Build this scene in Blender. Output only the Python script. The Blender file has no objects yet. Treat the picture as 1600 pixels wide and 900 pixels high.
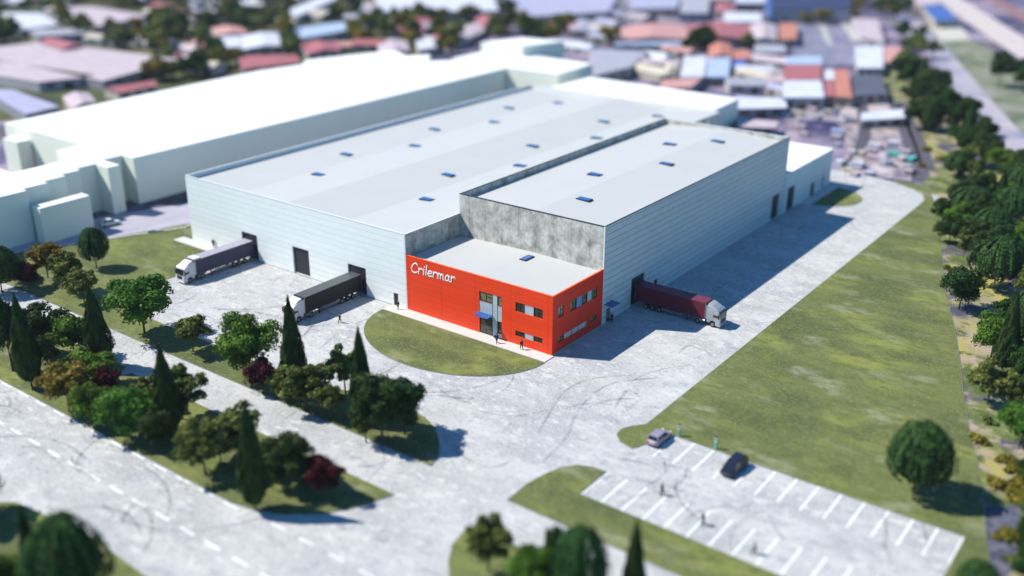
import bpy, math, random
import numpy as np
from mathutils import Vector, Matrix, Quaternion
random.seed(7)
PI = math.pi
HAZE = .00006
S = bpy.context.scene
COL = S.collection

# ---------------------------------------------------------------- camera
CAM = Vector((79.7822, -117.1141, 69.5354)); YAW, PITCH, ROLL, FPX = -0.642083, -0.389177, 0.00187, 1581.116
FWD = Vector((math.cos(PITCH)*math.sin(YAW), math.cos(PITCH)*math.cos(YAW), math.sin(PITCH)))
_r = Vector((math.cos(YAW), -math.sin(YAW), 0)); _u = _r.cross(FWD)
RT = math.cos(ROLL)*_r + math.sin(ROLL)*_u; UP = -math.sin(ROLL)*_r + math.cos(ROLL)*_u
cd = bpy.data.cameras.new('camera'); cam = bpy.data.objects.new('camera', cd); COL.objects.link(cam)
M = Matrix((RT, UP, -FWD)).transposed().to_4x4(); M.translation = CAM
cam.matrix_world = M
cd.sensor_width = 36; cd.lens = FPX/1600*36; cd.clip_start = .5; cd.clip_end = 6000
cd.dof.use_dof = True; cd.dof.focus_distance = 163; cd.dof.aperture_fstop = 0.0172
S.camera = cam
# ---------------------------------------------------------------- light
LIGHT = Vector((.8, .4, -1)).normalized()
w = bpy.data.worlds.new('World'); S.world = w; w.use_nodes = True
nt = w.node_tree; sky = nt.nodes.new('ShaderNodeTexSky'); sky.sky_type = 'NISHITA'; sky.sun_disc = False
sky.sun_elevation = math.radians(48.2); sky.sun_rotation = math.radians(243.4); sky.air_density = 1.0; sky.ozone_density = 6; sky.dust_density = 0
bg = nt.nodes['Background']; tint = nt.nodes.new('ShaderNodeMix'); tint.data_type = 'RGBA'; tint.blend_type = 'MULTIPLY'; tint.inputs[0].default_value = 1; tint.inputs[7].default_value = (.56, 1.08, 1.28, 1)
nt.links.new(sky.outputs[0], tint.inputs[6]); nt.links.new(tint.outputs[2], bg.inputs[0]); bg.inputs[1].default_value = .088
sd = bpy.data.lights.new('sun', 'SUN'); sd.energy = 5.0; sd.angle = math.radians(.6); sd.color = (1, .95, .85)
sun = bpy.data.objects.new('sun', sd); COL.objects.link(sun); sun.rotation_euler = LIGHT.to_track_quat('-Z', 'Y').to_euler(); sun.location = (-80, -60, 120)
S.view_settings.view_transform = 'Standard'; S.view_settings.look = 'None'; S.view_settings.exposure = 0.58; S.view_settings.gamma = 1
S.cycles.use_denoising = True; S.cycles.max_bounces = 6; S.cycles.transparent_max_bounces = 12

def at(px, py, z=0.0):                      # a point of the photograph put at its real place on the plane of height z
    d = FWD + RT*((px-800)/FPX) - UP*((py-450)/FPX)
    return CAM + d*((z-CAM.z)/d.z)
def ppm(p):                                 # pixels (of 1600) per metre at p
    return FPX/((Vector(p)-CAM).dot(FWD))
def scr(p):
    v = Vector(p)-CAM; z = v.dot(FWD)
    return 800+FPX*v.dot(RT)/z, 450-FPX*v.dot(UP)/z
def height_for(base, topy):
    lo, hi = 0, 60
    for _ in range(40):
        m = (lo+hi)/2
        if scr((base.x, base.y, m))[1] > topy: lo = m
        else: hi = m
    return lo

# ---------------------------------------------------------------- materials
MATS = {}
KA = .76                                    # photograph is exposed bright: colours kept at real-world values, exposure raised instead
def mk(name, col, rough=.7, var=.12, scale=1.0, bump=0.0, bscale=None, metal=0, trans=0, island=0.0, emis=None, spec=.3, col2=None, detail=4, vs=None):
    if name in MATS: return MATS[name]
    col = tuple(c*KA for c in col); col2 = tuple(c*KA for c in col2) if col2 else None
    m = bpy.data.materials.new(name); m.use_nodes = True; t = m.node_tree; b = t.nodes['Principled BSDF']
    b.inputs['Roughness'].default_value = rough; b.inputs['Metallic'].default_value = metal; b.inputs['Specular IOR Level'].default_value = spec
    tc = t.nodes.new('ShaderNodeTexCoord'); nz = t.nodes.new('ShaderNodeTexNoise'); nz.inputs['Scale'].default_value = scale; nz.inputs['Detail'].default_value = detail
    if vs:
        mpv = t.nodes.new('ShaderNodeMapping'); mpv.inputs['Scale'].default_value = vs; t.links.new(tc.outputs['Object'], mpv.inputs[0]); t.links.new(mpv.outputs[0], nz.inputs['Vector'])
    else: t.links.new(tc.outputs['Object'], nz.inputs['Vector'])
    mr = t.nodes.new('ShaderNodeMapRange'); mr.inputs[1].default_value = .3; mr.inputs[2].default_value = .7
    t.links.new(nz.outputs['Fac'], mr.inputs[0])
    mx = t.nodes.new('ShaderNodeMix'); mx.data_type = 'RGBA'
    lo = tuple(c*(1-var) for c in col); hi = tuple(min(1, c*(1+var)) for c in (col2 or col))
    mx.inputs[6].default_value = (*lo, 1); mx.inputs[7].default_value = (*hi, 1)
    t.links.new(mr.outputs[0], mx.inputs[0]); out = mx.outputs[2]
    if island:
        g = t.nodes.new('ShaderNodeNewGeometry'); hs = t.nodes.new('ShaderNodeHueSaturation')
        r1 = t.nodes.new('ShaderNodeMapRange'); r1.inputs[3].default_value = 1-island; r1.inputs[4].default_value = 1+island
        t.links.new(g.outputs['Random Per Island'], r1.inputs[0]); t.links.new(r1.outputs[0], hs.inputs['Value'])
        r2 = t.nodes.new('ShaderNodeMapRange'); r2.inputs[3].default_value = .475; r2.inputs[4].default_value = .515
        oi = t.nodes.new('ShaderNodeObjectInfo'); t.links.new(oi.outputs['Random'], r2.inputs[0]); t.links.new(r2.outputs[0], hs.inputs['Hue'])
        t.links.new(out, hs.inputs['Color']); out = hs.outputs[0]
    t.links.new(out, b.inputs['Base Color'])
    if trans:
        b.inputs['Specular IOR Level'].default_value = .12; tr = t.nodes.new('ShaderNodeBsdfTranslucent'); ms = t.nodes.new('ShaderNodeMixShader'); ms.inputs[0].default_value = trans
        t.links.new(out, tr.inputs[0]); t.links.new(b.outputs[0], ms.inputs[1]); t.links.new(tr.outputs[0], ms.inputs[2])
        t.links.new(ms.outputs[0], t.nodes['Material Output'].inputs[0])
    if bump:
        n2 = t.nodes.new('ShaderNodeTexNoise'); n2.inputs['Scale'].default_value = bscale or scale*6; n2.inputs['Detail'].default_value = 3
        t.links.new(tc.outputs['Object'], n2.inputs['Vector']); bp = t.nodes.new('ShaderNodeBump'); bp.inputs['Strength'].default_value = bump; bp.inputs['Distance'].default_value = .1
        t.links.new(n2.outputs['Fac'], bp.inputs['Height']); t.links.new(bp.outputs[0], b.inputs['Normal'])
    MATS[name] = m; return m

def layered(name, cols, scales, rough=.9, bump=.3, bscale=6, stretch=(1, 1, 1), spec=.2, th=None):
    """mix of several colours by independent noises, in metres of world space"""
    if name in MATS: return MATS[name]
    cols = [tuple(c*KA for c in q) for q in cols]
    m = bpy.data.materials.new(name); m.use_nodes = True; t = m.node_tree; b = t.nodes['Principled BSDF']
    b.inputs['Roughness'].default_value = rough; b.inputs['Specular IOR Level'].default_value = spec
    g = t.nodes.new('ShaderNodeNewGeometry'); mp = t.nodes.new('ShaderNodeMapping'); mp.inputs['Scale'].default_value = stretch
    t.links.new(g.outputs['Position'], mp.inputs[0]); cur = None
    for i, (c, s) in enumerate(zip(cols, scales)):
        if cur is None:
            rgb = t.nodes.new('ShaderNodeRGB'); rgb.outputs[0].default_value = (*c, 1); cur = rgb.outputs[0]; continue
        nz = t.nodes.new('ShaderNodeTexNoise'); nz.inputs['Scale'].default_value = s; nz.inputs['Detail'].default_value = 5; nz.inputs['Roughness'].default_value = .6
        off = t.nodes.new('ShaderNodeVectorMath'); off.operation = 'ADD'; off.inputs[1].default_value = (17.3*i, 9.1*i, 3*i)
        t.links.new(mp.outputs[0], off.inputs[0]); t.links.new(off.outputs[0], nz.inputs['Vector'])
        lo, hi = (th[i] if th else (.45, .62))
        mr = t.nodes.new('ShaderNodeMapRange'); mr.inputs[1].default_value = lo; mr.inputs[2].default_value = hi
        t.links.new(nz.outputs['Fac'], mr.inputs[0])
        mx = t.nodes.new('ShaderNodeMix'); mx.data_type = 'RGBA'; mx.inputs[7].default_value = (*c, 1)
        t.links.new(mr.outputs[0], mx.inputs[0]); t.links.new(cur, mx.inputs[6]); cur = mx.outputs[2]
    t.links.new(cur, b.inputs['Base Color'])
    if bump:
        n2 = t.nodes.new('ShaderNodeTexNoise'); n2.inputs['Scale'].default_value = bscale; n2.inputs['Detail'].default_value = 4
        t.links.new(mp.outputs[0], n2.inputs['Vector']); bp = t.nodes.new('ShaderNodeBump'); bp.inputs['Strength'].default_value = bump; bp.inputs['Distance'].default_value = .15
        t.links.new(n2.outputs['Fac'], bp.inputs['Height']); t.links.new(bp.outputs[0], b.inputs['Normal'])
    MATS[name] = m; return m

def paneled(name, col, pitch, line=.75, rough=.45, uj=None, var=.06, wline=.05, relief=.5):
    """metal cladding in horizontal boards with a seam every <pitch> m (and upright seams at pitch uj=(axis, period, phase))"""
    col = tuple(c*KA for c in col)
    m = bpy.data.materials.new(name); m.use_nodes = True; t = m.node_tree; b = t.nodes['Principled BSDF']; N = t.nodes.new; L = t.links.new
    b.inputs['Roughness'].default_value = rough; b.inputs['Specular IOR Level'].default_value = .3
    g = N('ShaderNodeNewGeometry'); sp = N('ShaderNodeSeparateXYZ'); L(g.outputs['Position'], sp.inputs[0])
    def saw(out, per, ph):
        a = N('ShaderNodeMath'); a.operation = 'ADD'; a.inputs[1].default_value = ph; L(out, a.inputs[0])
        d = N('ShaderNodeMath'); d.operation = 'DIVIDE'; d.inputs[1].default_value = per; L(a.outputs[0], d.inputs[0])
        f = N('ShaderNodeMath'); f.operation = 'FRACT'; L(d.outputs[0], f.inputs[0]); return f.outputs[0], d.outputs[0]
    def seam(fr, wd, per):
        r = N('ShaderNodeMapRange'); r.inputs[1].default_value = 0; r.inputs[2].default_value = wd/per; r.inputs[3].default_value = line; r.inputs[4].default_value = 1; L(fr, r.inputs[0]); return r.outputs[0]
    fz, dz = saw(sp.outputs['Z'], pitch, 0); k = seam(fz, wline*2, pitch)
    if uj:
        fx, dx = saw(sp.outputs[uj[0]], uj[1], uj[2]); k2 = seam(fx, .17, uj[1])
        mu = N('ShaderNodeMath'); mu.operation = 'MULTIPLY'; L(k, mu.inputs[0]); L(k2, mu.inputs[1]); k = mu.outputs[0]
    fl = N('ShaderNodeMath'); fl.operation = 'FLOOR'; L(dz, fl.inputs[0]); wn = N('ShaderNodeTexWhiteNoise'); wn.noise_dimensions = '1D'; L(fl.outputs[0], wn.inputs['W'])
    r = N('ShaderNodeMapRange'); r.inputs[3].default_value = 1-var; r.inputs[4].default_value = 1; L(wn.outputs[0], r.inputs[0])
    nz = N('ShaderNodeTexNoise'); nz.inputs['Scale'].default_value = .5; nz.inputs['Detail'].default_value = 5; mp = N('ShaderNodeMapping'); mp.inputs['Scale'].default_value = (1, 1, 2.5)
    L(g.outputs['Position'], mp.inputs[0]); L(mp.outputs[0], nz.inputs['Vector']); r3 = N('ShaderNodeMapRange'); r3.inputs[1].default_value = .3; r3.inputs[2].default_value = .7; r3.inputs[3].default_value = 1-var; r3.inputs[4].default_value = 1+var*.3; L(nz.outputs['Fac'], r3.inputs[0])
    m1 = N('ShaderNodeMath'); m1.operation = 'MULTIPLY'; L(k, m1.inputs[0]); L(r.outputs[0], m1.inputs[1])
    m2 = N('ShaderNodeMath'); m2.operation = 'MULTIPLY'; L(m1.outputs[0], m2.inputs[0]); L(r3.outputs[0], m2.inputs[1])
    vm = N('ShaderNodeVectorMath'); vm.operation = 'SCALE'; vm.inputs[0].default_value = col; L(m2.outputs[0], vm.inputs['Scale']); L(vm.outputs[0], b.inputs['Base Color'])
    bp = N('ShaderNodeBump'); bp.inputs['Strength'].default_value = relief; bp.inputs['Distance'].default_value = .08; L(fz, bp.inputs['Height']); L(bp.outputs[0], b.inputs['Normal'])
    MATS[name] = m; return m

m_pave = layered('pale_concrete_paving', [(.475, .48, .485), (.40, .405, .42), (.56, .56, .56), (.31, .325, .355), (.62, .62, .615), (.33, .34, .365), (.64, .64, .63)], [0, .05, .13, .35, 3.5, 1.6, .8], bump=.5, bscale=3, stretch=(.8, 1.3, 1), th=[None, (.42, .60), (.46, .62), (.56, .70), (.5, .62), (.56, .66), (.54, .66)])
m_grass = layered('lawn_grass', [(.15, .175, .060), (.25, .275, .066), (.095, .115, .045), (.31, .315, .21), (.12, .14, .04), (.25, .27, .09), (.34, .34, .26)], [0, .11, .10, .14, .55, 2.6, 2.2], bump=.9, bscale=4, stretch=(.8, 1.5, 1), th=[None, (.48, .66), (.48, .62), (.56, .72), (.48, .66), (.52, .7), (.68, .76)])
m_kerb = mk('kerb_stone', (.25, .26, .24), var=.1, scale=2)
m_walk = mk('sidewalk_slabs', (.66, .64, .60), var=.06, scale=1.5, bump=.1)
m_paint = mk('road_paint', (.84, .88, .88), rough=.6, var=.06, scale=3)
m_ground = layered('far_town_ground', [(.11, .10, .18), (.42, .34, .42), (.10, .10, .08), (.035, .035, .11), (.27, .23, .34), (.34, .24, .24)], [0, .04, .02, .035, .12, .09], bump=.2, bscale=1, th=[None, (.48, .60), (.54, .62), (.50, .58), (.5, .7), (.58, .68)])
m_wood = layered('woodland_floor', [(.07, .09, .03), (.16, .14, .05), (.035, .04, .045), (.11, .13, .04)], [0, .03, .05, .2], bump=.4, bscale=1, th=[None, (.5, .62), (.5, .62), (.5, .7)])
m_dry = layered('dry_grass_ground', [(.32, .29, .17), (.42, .36, .10), (.16, .20, .06), (.085, .08, .13), (.42, .33, .26), (.10, .13, .04)], [0, .07, .09, .10, .3, .25], bump=.6, bscale=2, th=[None, (.46, .56), (.48, .56), (.52, .59), (.52, .64), (.52, .60)])  # dry grass colours, plus ground shadows painted in as dark violet patches
m_meadow = layered('rough_meadow', [(.17, .20, .12), (.24, .26, .13), (.09, .12, .06), (.30, .29, .27)], [0, .03, .05, .1], bump=.4, bscale=1)
m_farroad = layered('far_road_surface', [(.44, .40, .46), (.56, .49, .50), (.22, .24, .38)], [0, .02, .03], bump=0)
m_gravel = layered('pink_gravel', [(.42, .35, .38), (.58, .52, .54), (.36, .27, .20), (.17, .15, .22)], [0, .1, .07, .25], bump=.4, bscale=3)
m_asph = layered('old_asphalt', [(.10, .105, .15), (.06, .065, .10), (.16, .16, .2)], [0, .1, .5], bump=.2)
m_front_lit = paneled('white_cladding_lit', (1.08, 1.12, 1.08), 1.12, line=.66, rough=.5, var=.05, wline=.075)  # lit copy of the hall cladding, base colour raised for the sunlit front
m_side_shaded = paneled('white_cladding_shaded', (.80, .86, .88), 1.12, line=.45, rough=.4, var=.08, relief=1.0, wline=.10)  # shaded copy of the same cladding, shade put into its darker colour
m_red = paneled('red_cladding', (1.05, .066, .010), .98, line=.62, rough=.42, uj=('X', 7.2, .9+7.2*4-.04), var=.05, relief=.3, wline=.035)
m_redside = paneled('red_side_cladding', (1.05, .048, .010), .98, line=.62, rough=.42, uj=('Y', 7.2, 0), var=.06, relief=.3, wline=.035)
m_plain = mk('white_render', (.82, .87, .87), var=.03, scale=.4)
m_roof = mk('white_roof_sheet', (.57, .575, .565), rough=.55, var=.02, scale=.15, detail=6, bump=.04, bscale=1.5)
m_cop = mk('pale_coping', (.84, .86, .86), rough=.4, var=.02)
m_dcop = mk('dark_coping', (.03, .035, .045), rough=.5)
m_plinth = mk('grey_plinth', (.42, .46, .48), var=.1)
m_dark = mk('dark_door_panel', (.035, .033, .042), rough=.5, var=.2, scale=2)
m_frame = mk('dark_window_frame', (.02, .02, .022), rough=.4)
m_tanpane = mk('tan_window_glass', (.25, .22, .12), rough=.08, var=.35, scale=1.2, spec=.6)
m_darkpane = mk('dark_window_glass', (.045, .05, .04), rough=.06, var=.5, scale=1.5, spec=.7)
m_blue = mk('blue_canopy_glass', (.02, .10, .40), rough=.15, var=.15, spec=.6)
m_infill = paneled('grey_infill_panel', (.58, .66, .69), 1.0, line=.85, var=.06)
m_mass = mk('plain_white_block', (.98, 1.0, .84), rough=.8, var=.01, scale=.1)
m_massroof = mk('plain_white_block_roof', (.95, .95, .94), rough=.8, var=.005)
m_black = mk('black_plastic', (.012, .012, .014), rough=.5)
m_rubber = mk('tyre_rubber', (.018, .018, .02), rough=.85)
m_steel = mk('grey_steel', (.35, .36, .38), rough=.35, metal=.7)
m_glass = mk('vehicle_glass', (.015, .02, .03), rough=.05, spec=.8)
m_white = mk('white_paint', (.80, .80, .78), rough=.25, var=.02, spec=.5)
m_silver = mk('silver_paint', (.50, .52, .54), rough=.25, var=.03, metal=.2, spec=.5)
m_lampred = mk('red_tail_lamp', (.65, .05, .02), rough=.2)
m_lampw = mk('clear_headlamp', (.75, .76, .75), rough=.1)
m_skin = mk('skin', (.48, .30, .22), rough=.6)
m_suit = mk('dark_suit_cloth', (.010, .012, .02), rough=.9, var=.2, scale=20)
m_shirt = mk('white_shirt', (.75, .76, .78), rough=.9)
m_hair = mk('dark_hair', (.03, .02, .015), rough=.7)

def concrete():
    m = bpy.data.materials.new('stained_concrete'); m.use_nodes = True; t = m.node_tree; b = t.nodes['Principled BSDF']; N = t.nodes.new; L = t.links.new
    b.inputs['Roughness'].default_value = .85
    g = N('ShaderNodeNewGeometry'); sp = N('ShaderNodeSeparateXYZ'); L(g.outputs['Position'], sp.inputs[0])
    mp = N('ShaderNodeMapping'); mp.inputs['Scale'].default_value = (1, 1, .8); L(g.outputs['Position'], mp.inputs[0])
    def noise(sc, det, lo, hi, a, b_, dist=0):
        n = N('ShaderNodeTexNoise'); n.inputs['Scale'].default_value = sc; n.inputs['Detail'].default_value = det; n.inputs['Distortion'].default_value = dist; L(mp.outputs[0], n.inputs[0])
        r = N('ShaderNodeMapRange'); r.inputs[1].default_value = lo; r.inputs[2].default_value = hi; r.inputs[3].default_value = a; r.inputs[4].default_value = b_; L(n.outputs['Fac'], r.inputs[0]); return r.outputs[0]
    def math_(op, a, b_):
        n = N('ShaderNodeMath'); n.operation = op
        for i, v in enumerate((a, b_)):
            if isinstance(v, (int, float)): n.inputs[i].default_value = v
            else: L(v, n.inputs[i])
        return n.outputs[0]
    # cast panels 3.6 m wide: dark runs at the joints, paler middles
    xy = math_('ADD', sp.outputs['X'], sp.outputs['Y']); f = math_('FRACT', math_('DIVIDE', math_('ADD', xy, 100.0), 3.6), 0); d = math_('MULTIPLY', math_('ABSOLUTE', math_('SUBTRACT', f, .5), 0), 2)
    run = math_('POWER', d, 3.0); run = math_('MULTIPLY', run, noise(.9, 5, .35, .65, .1, 1.0, .6))
    seam = math_('GREATER_THAN', d, .985)
    k = math_('MULTIPLY', noise(.55, 7, .32, .62, .55, 1.08, .4), noise(2.4, 6, .3, .6, .72, 1.05))
    k = math_('MULTIPLY', k, math_('SUBTRACT', 1, math_('MULTIPLY', run, .35))); k = math_('MULTIPLY', k, math_('SUBTRACT', 1, math_('MULTIPLY', seam, .35)))
    vm = N('ShaderNodeVectorMath'); vm.operation = 'SCALE'; vm.inputs[0].default_value = (.50, .485, .43); L(k, vm.inputs['Scale']); L(vm.outputs[0], b.inputs['Base Color'])
    MATS['stained_concrete'] = m; return m
m_conc = concrete()

# ---------------------------------------------------------------- mesh helpers
class MB:
    def __init__(s): s.v = []; s.f = []
    def add(s, vs, fs):
        n = len(s.v); s.v += [tuple(v) for v in vs]; s.f += [tuple(i+n for i in f) for f in fs]; return s
    def box(s, x0, y0, z0, x1, y1, z1):
        return s.add([(x0,y0,z0),(x1,y0,z0),(x1,y1,z0),(x0,y1,z0),(x0,y0,z1),(x1,y0,z1),(x1,y1,z1),(x0,y1,z1)],
                     [(0,3,2,1),(4,5,6,7),(0,1,5,4),(1,2,6,5),(2,3,7,6),(3,0,4,7)])
    def prism(s, poly, z0, z1, top=True, bottom=False, sides=True):
        n = len(poly); vs = [(p[0], p[1], z0) for p in poly]+[(p[0], p[1], z1) for p in poly]; fs = []
        if sides: fs += [(i, (i+1) % n, n+(i+1) % n, n+i) for i in range(n)]
        if top: fs.append(tuple(range(n, 2*n)))
        if bottom: fs.append(tuple(reversed(range(n))))
        return s.add(vs, fs)
    def tube(s, pts, rads, n=8, caps=True):
        pts = [Vector(p) for p in pts]
        if not hasattr(rads, '__len__'): rads = [rads]*len(pts)
        vs = []; fs = []
        for i, p in enumerate(pts):
            d = (pts[min(i+1, len(pts)-1)]-pts[max(i-1, 0)]).normalized()
            a = d.cross(Vector((0, 0, 1)) if abs(d.z) < .9 else Vector((1, 0, 0))).normalized(); b = d.cross(a)
            for k in range(n):
                t = 2*PI*k/n; vs.append(p+(a*math.cos(t)+b*math.sin(t))*rads[i])
        for i in range(len(pts)-1):
            for k in range(n):
                fs.append((i*n+k, i*n+(k+1) % n, (i+1)*n+(k+1) % n, (i+1)*n+k))
        if caps: fs.append(tuple(reversed(range(n)))); fs.append(tuple(range((len(pts)-1)*n, len(pts)*n)))
        return s.add(vs, fs)
    def loft(s, rings, caps=True):
        n = len(rings[0]); vs = [p for r in rings for p in r]; fs = []
        for i in range(len(rings)-1):
            for k in range(n): fs.append((i*n+k, i*n+(k+1) % n, (i+1)*n+(k+1) % n, (i+1)*n+k))
        if caps: fs.append(tuple(reversed(range(n)))); fs.append(tuple(range((len(rings)-1)*n, len(rings)*n)))
        return s.add(vs, fs)
    def ellip(s, c, r, nu=10, nv=7):
        rings = []
        for j in range(nv+1):
            a = -PI/2+PI*(j+.02)/(nv+.04); rings.append([(c[0]+r[0]*math.cos(a)*math.cos(2*PI*i/nu), c[1]+r[1]*math.cos(a)*math.sin(2*PI*i/nu), c[2]+r[2]*math.sin(a)) for i in range(nu)])
        return s.loft(rings)
    def wall(s, axis, c, sgn, u0, u1, z0, z1, holes, depth):
        """wall in plane axis=c facing sgn, with rectangular openings and their reveals"""
        P = (lambda u, z, d=0: (c-sgn*d, u, z)) if axis == 'x' else (lambda u, z, d=0: (u, c-sgn*d, z))
        us = sorted({u0, u1, *[q for h in holes for q in (h[0], h[2])]}); zs = sorted({z0, z1, *[q for h in holes for q in (h[1], h[3])]})
        for a, b in zip(us, us[1:]):
            for e, f in zip(zs, zs[1:]):
                mu, mz = (a+b)/2, (e+f)/2
                if any(h[0] < mu < h[2] and h[1] < mz < h[3] for h in holes): continue
                s.add([P(a, e), P(b, e), P(b, f), P(a, f)], [(0, 1, 2, 3)])
        for h in holes:
            a, e, b, f = h
            for (p, q) in (((a, e), (b, e)), ((b, e), (b, f)), ((b, f), (a, f)), ((a, f), (a, e))):
                s.add([P(*p), P(*q), P(*q, depth), P(*p, depth)], [(0, 1, 2, 3)])
        return s
    def build(s, name, mat, parent=None, org=None, smooth=False, recalc=True):
        o3 = Vector(org) if org is not None else (parent.location.copy() if (parent is not None and parent.get('world_geo')) else Vector((0, 0, 0)))
        me = bpy.data.meshes.new(name); me.from_pydata([(v[0]-o3.x, v[1]-o3.y, v[2]-o3.z) for v in s.v], [], s.f)
        if recalc:
            import bmesh
            bm = bmesh.new(); bm.from_mesh(me); bmesh.ops.remove_doubles(bm, verts=bm.verts, dist=1e-5); bmesh.ops.recalc_face_normals(bm, faces=bm.faces); bm.to_mesh(me); bm.free()
        me.materials.append(mat)
        if smooth: me.polygons.foreach_set('use_smooth', [True]*len(me.polygons))
        o = bpy.data.objects.new(name, me); COL.objects.link(o)
        if parent is not None: o.parent = parent
        elif org is not None: o.location = o3
        return o
def tag(o, label=None, cat=None, group=None, kind=None):
    if label: o['label'] = label
    if cat: o['category'] = cat
    if group: o['group'] = group
    if kind: o['kind'] = kind
    return o
def thing(name, label, cat, loc=(0, 0, 0), rot=0, group=None, world_geo=False):
    o = bpy.data.objects.new(name, None); COL.objects.link(o); o.location = loc; o.rotation_euler = (0, 0, rot); o.empty_display_size = .5
    if world_geo: o['world_geo'] = 1
    return tag(o, label, cat, group)
def dup(root, loc, rot=0, scale=None, label=None, group=None):
    def cp(o, par):
        c = o.copy(); COL.objects.link(c); c.parent = par
        for ch in o.children: cp(ch, c)
        return c
    r = cp(root, None); r.location = loc; r.rotation_euler = (0, 0, rot)
    if scale: r.scale = scale
    if label: r['label'] = label
    if group: r['group'] = group
    return r
def sheet(name, poly, z, mat, sub=0):
    m = MB(); m.add([(p[0], p[1], z) for p in poly], [tuple(range(len(poly)))]); o = m.build(name, mat, recalc=False)
    if o.data.polygons[0].normal.z < 0: o.data.flip_normals()
    o.data.update(); tag(o, kind='structure'); return o
def arc(cx, cy, rx, ry, a0, a1, n=24):
    return [(cx+rx*math.cos(math.radians(a0+(a1-a0)*i/n)), cy+ry*math.sin(math.radians(a0+(a1-a0)*i/n))) for i in range(n+1)]
def smooth(pts, n=6, closed=False):
    pts = [Vector((p[0], p[1], p[2] if len(p) > 2 else 0)) for p in pts]; out = []
    N = len(pts); rng = range(N if closed else N-1)
    for i in rng:
        if closed: a, b, c, d = pts[(i-1) % N], pts[i], pts[(i+1) % N], pts[(i+2) % N]
        else: a, b, c, d = pts[max(i-1, 0)], pts[i], pts[i+1], pts[min(i+2, N-1)]
        for k in range(n):
            t = k/n; out.append(.5*((2*b)+(-a+c)*t+(2*a-5*b+4*c-d)*t*t+(-a+3*b-3*c+d)*t**3))
    if not closed: out.append(pts[-1])
    return out
def XY(*ps): return [tuple(at(*p)[:2]) for p in ps]

# ---------------------------------------------------------------- ground
Z_PAVE = .012
sheet('ground', [(-3500, -900), (1500, -900), (1500, 4500), (-3500, 4500)], -.02, m_ground)
sheet('woodland_floor', XY((-700, 200), (-200, -40), (720, -40), (760, 60), (560, 110), (0, 190)), -.010, m_wood)
sheet('dry_ground', [(18, 132)] + XY((1400, 240), (1385, 160), (1375, 100), (1470, 150), (1530, 210), (1600, 255), (1760, 400)) + [(150, 60), (140, -60), (60, -60), (66, -20), (60, 5), (50, 35), (40, 60), (26, 100)], -.006, m_dry)
sheet('meadow', XY((1385, 30), (1470, 40), (1700, 150), (1900, 420), (1640, 270), (1560, 180), (1480, 90)), -.008, m_meadow)
def road_strip(name, px, wd, mat, z):
    pts = smooth([tuple(at(*p)) for p in px], 8); L = []; R = []
    for i, p in enumerate(pts):
        d = (pts[min(i+1, len(pts)-1)]-pts[max(i-1, 0)]).normalized(); n = Vector((-d.y, d.x, 0))*wd/2; L.append(p+n); R.append(p-n)
    return sheet(name, [(p.x, p.y) for p in L]+[(p.x, p.y) for p in reversed(R)], z, mat)
road_strip('far_road', [(1330, -30), (1400, 20), (1448, 62), (1490, 112), (1532, 165), (1575, 215), (1640, 290)], 10, m_farroad, -.002)
road_strip('far_path', [(1455, -20), (1500, 10), (1560, 50), (1640, 100)], 16, mk('pale_sand', (.62, .54, .52), var=.08, scale=.1), -.001)
road_strip('far_track', [(1520, -20), (1570, 10), (1640, 50)], 9, mk('red_earth', (.30, .16, .16), var=.2, scale=.1), -.001)
sheet('sand_lot', XY((1452, 42), (1500, 38), (1516, 62), (1470, 64)), .0, mk('pale_sand2', (.60, .56, .50), var=.08, scale=.1))
sheet('gravel_yard', XY((1308, 188), (1405, 182), (1436, 284), (1310, 268), (1326, 230)), .0, m_gravel)
sheet('gravel_lot', XY((1318, 158), (1410, 158), (1412, 182), (1310, 186)), .002, mk('pale_lot', (.52, .44, .44), var=.15, scale=.15))
sheet('service_road', [(-88, 23), (-98.5, 6.0), (-112, -29), (-122, -29), (-117, 0), (-112, 12), (-110, 20), (-96, 40)], -.001, mk('lavender_road', (.44, .42, .50), var=.08, scale=.3))
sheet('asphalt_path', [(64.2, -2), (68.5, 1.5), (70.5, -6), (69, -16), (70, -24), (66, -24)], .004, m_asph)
sheet('gravel_path', [(47, 43), (51, 44), (57, 30), (60, 20), (63, 8), (62, 3), (56, 20), (51, 34)], .003, m_dry)

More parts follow.
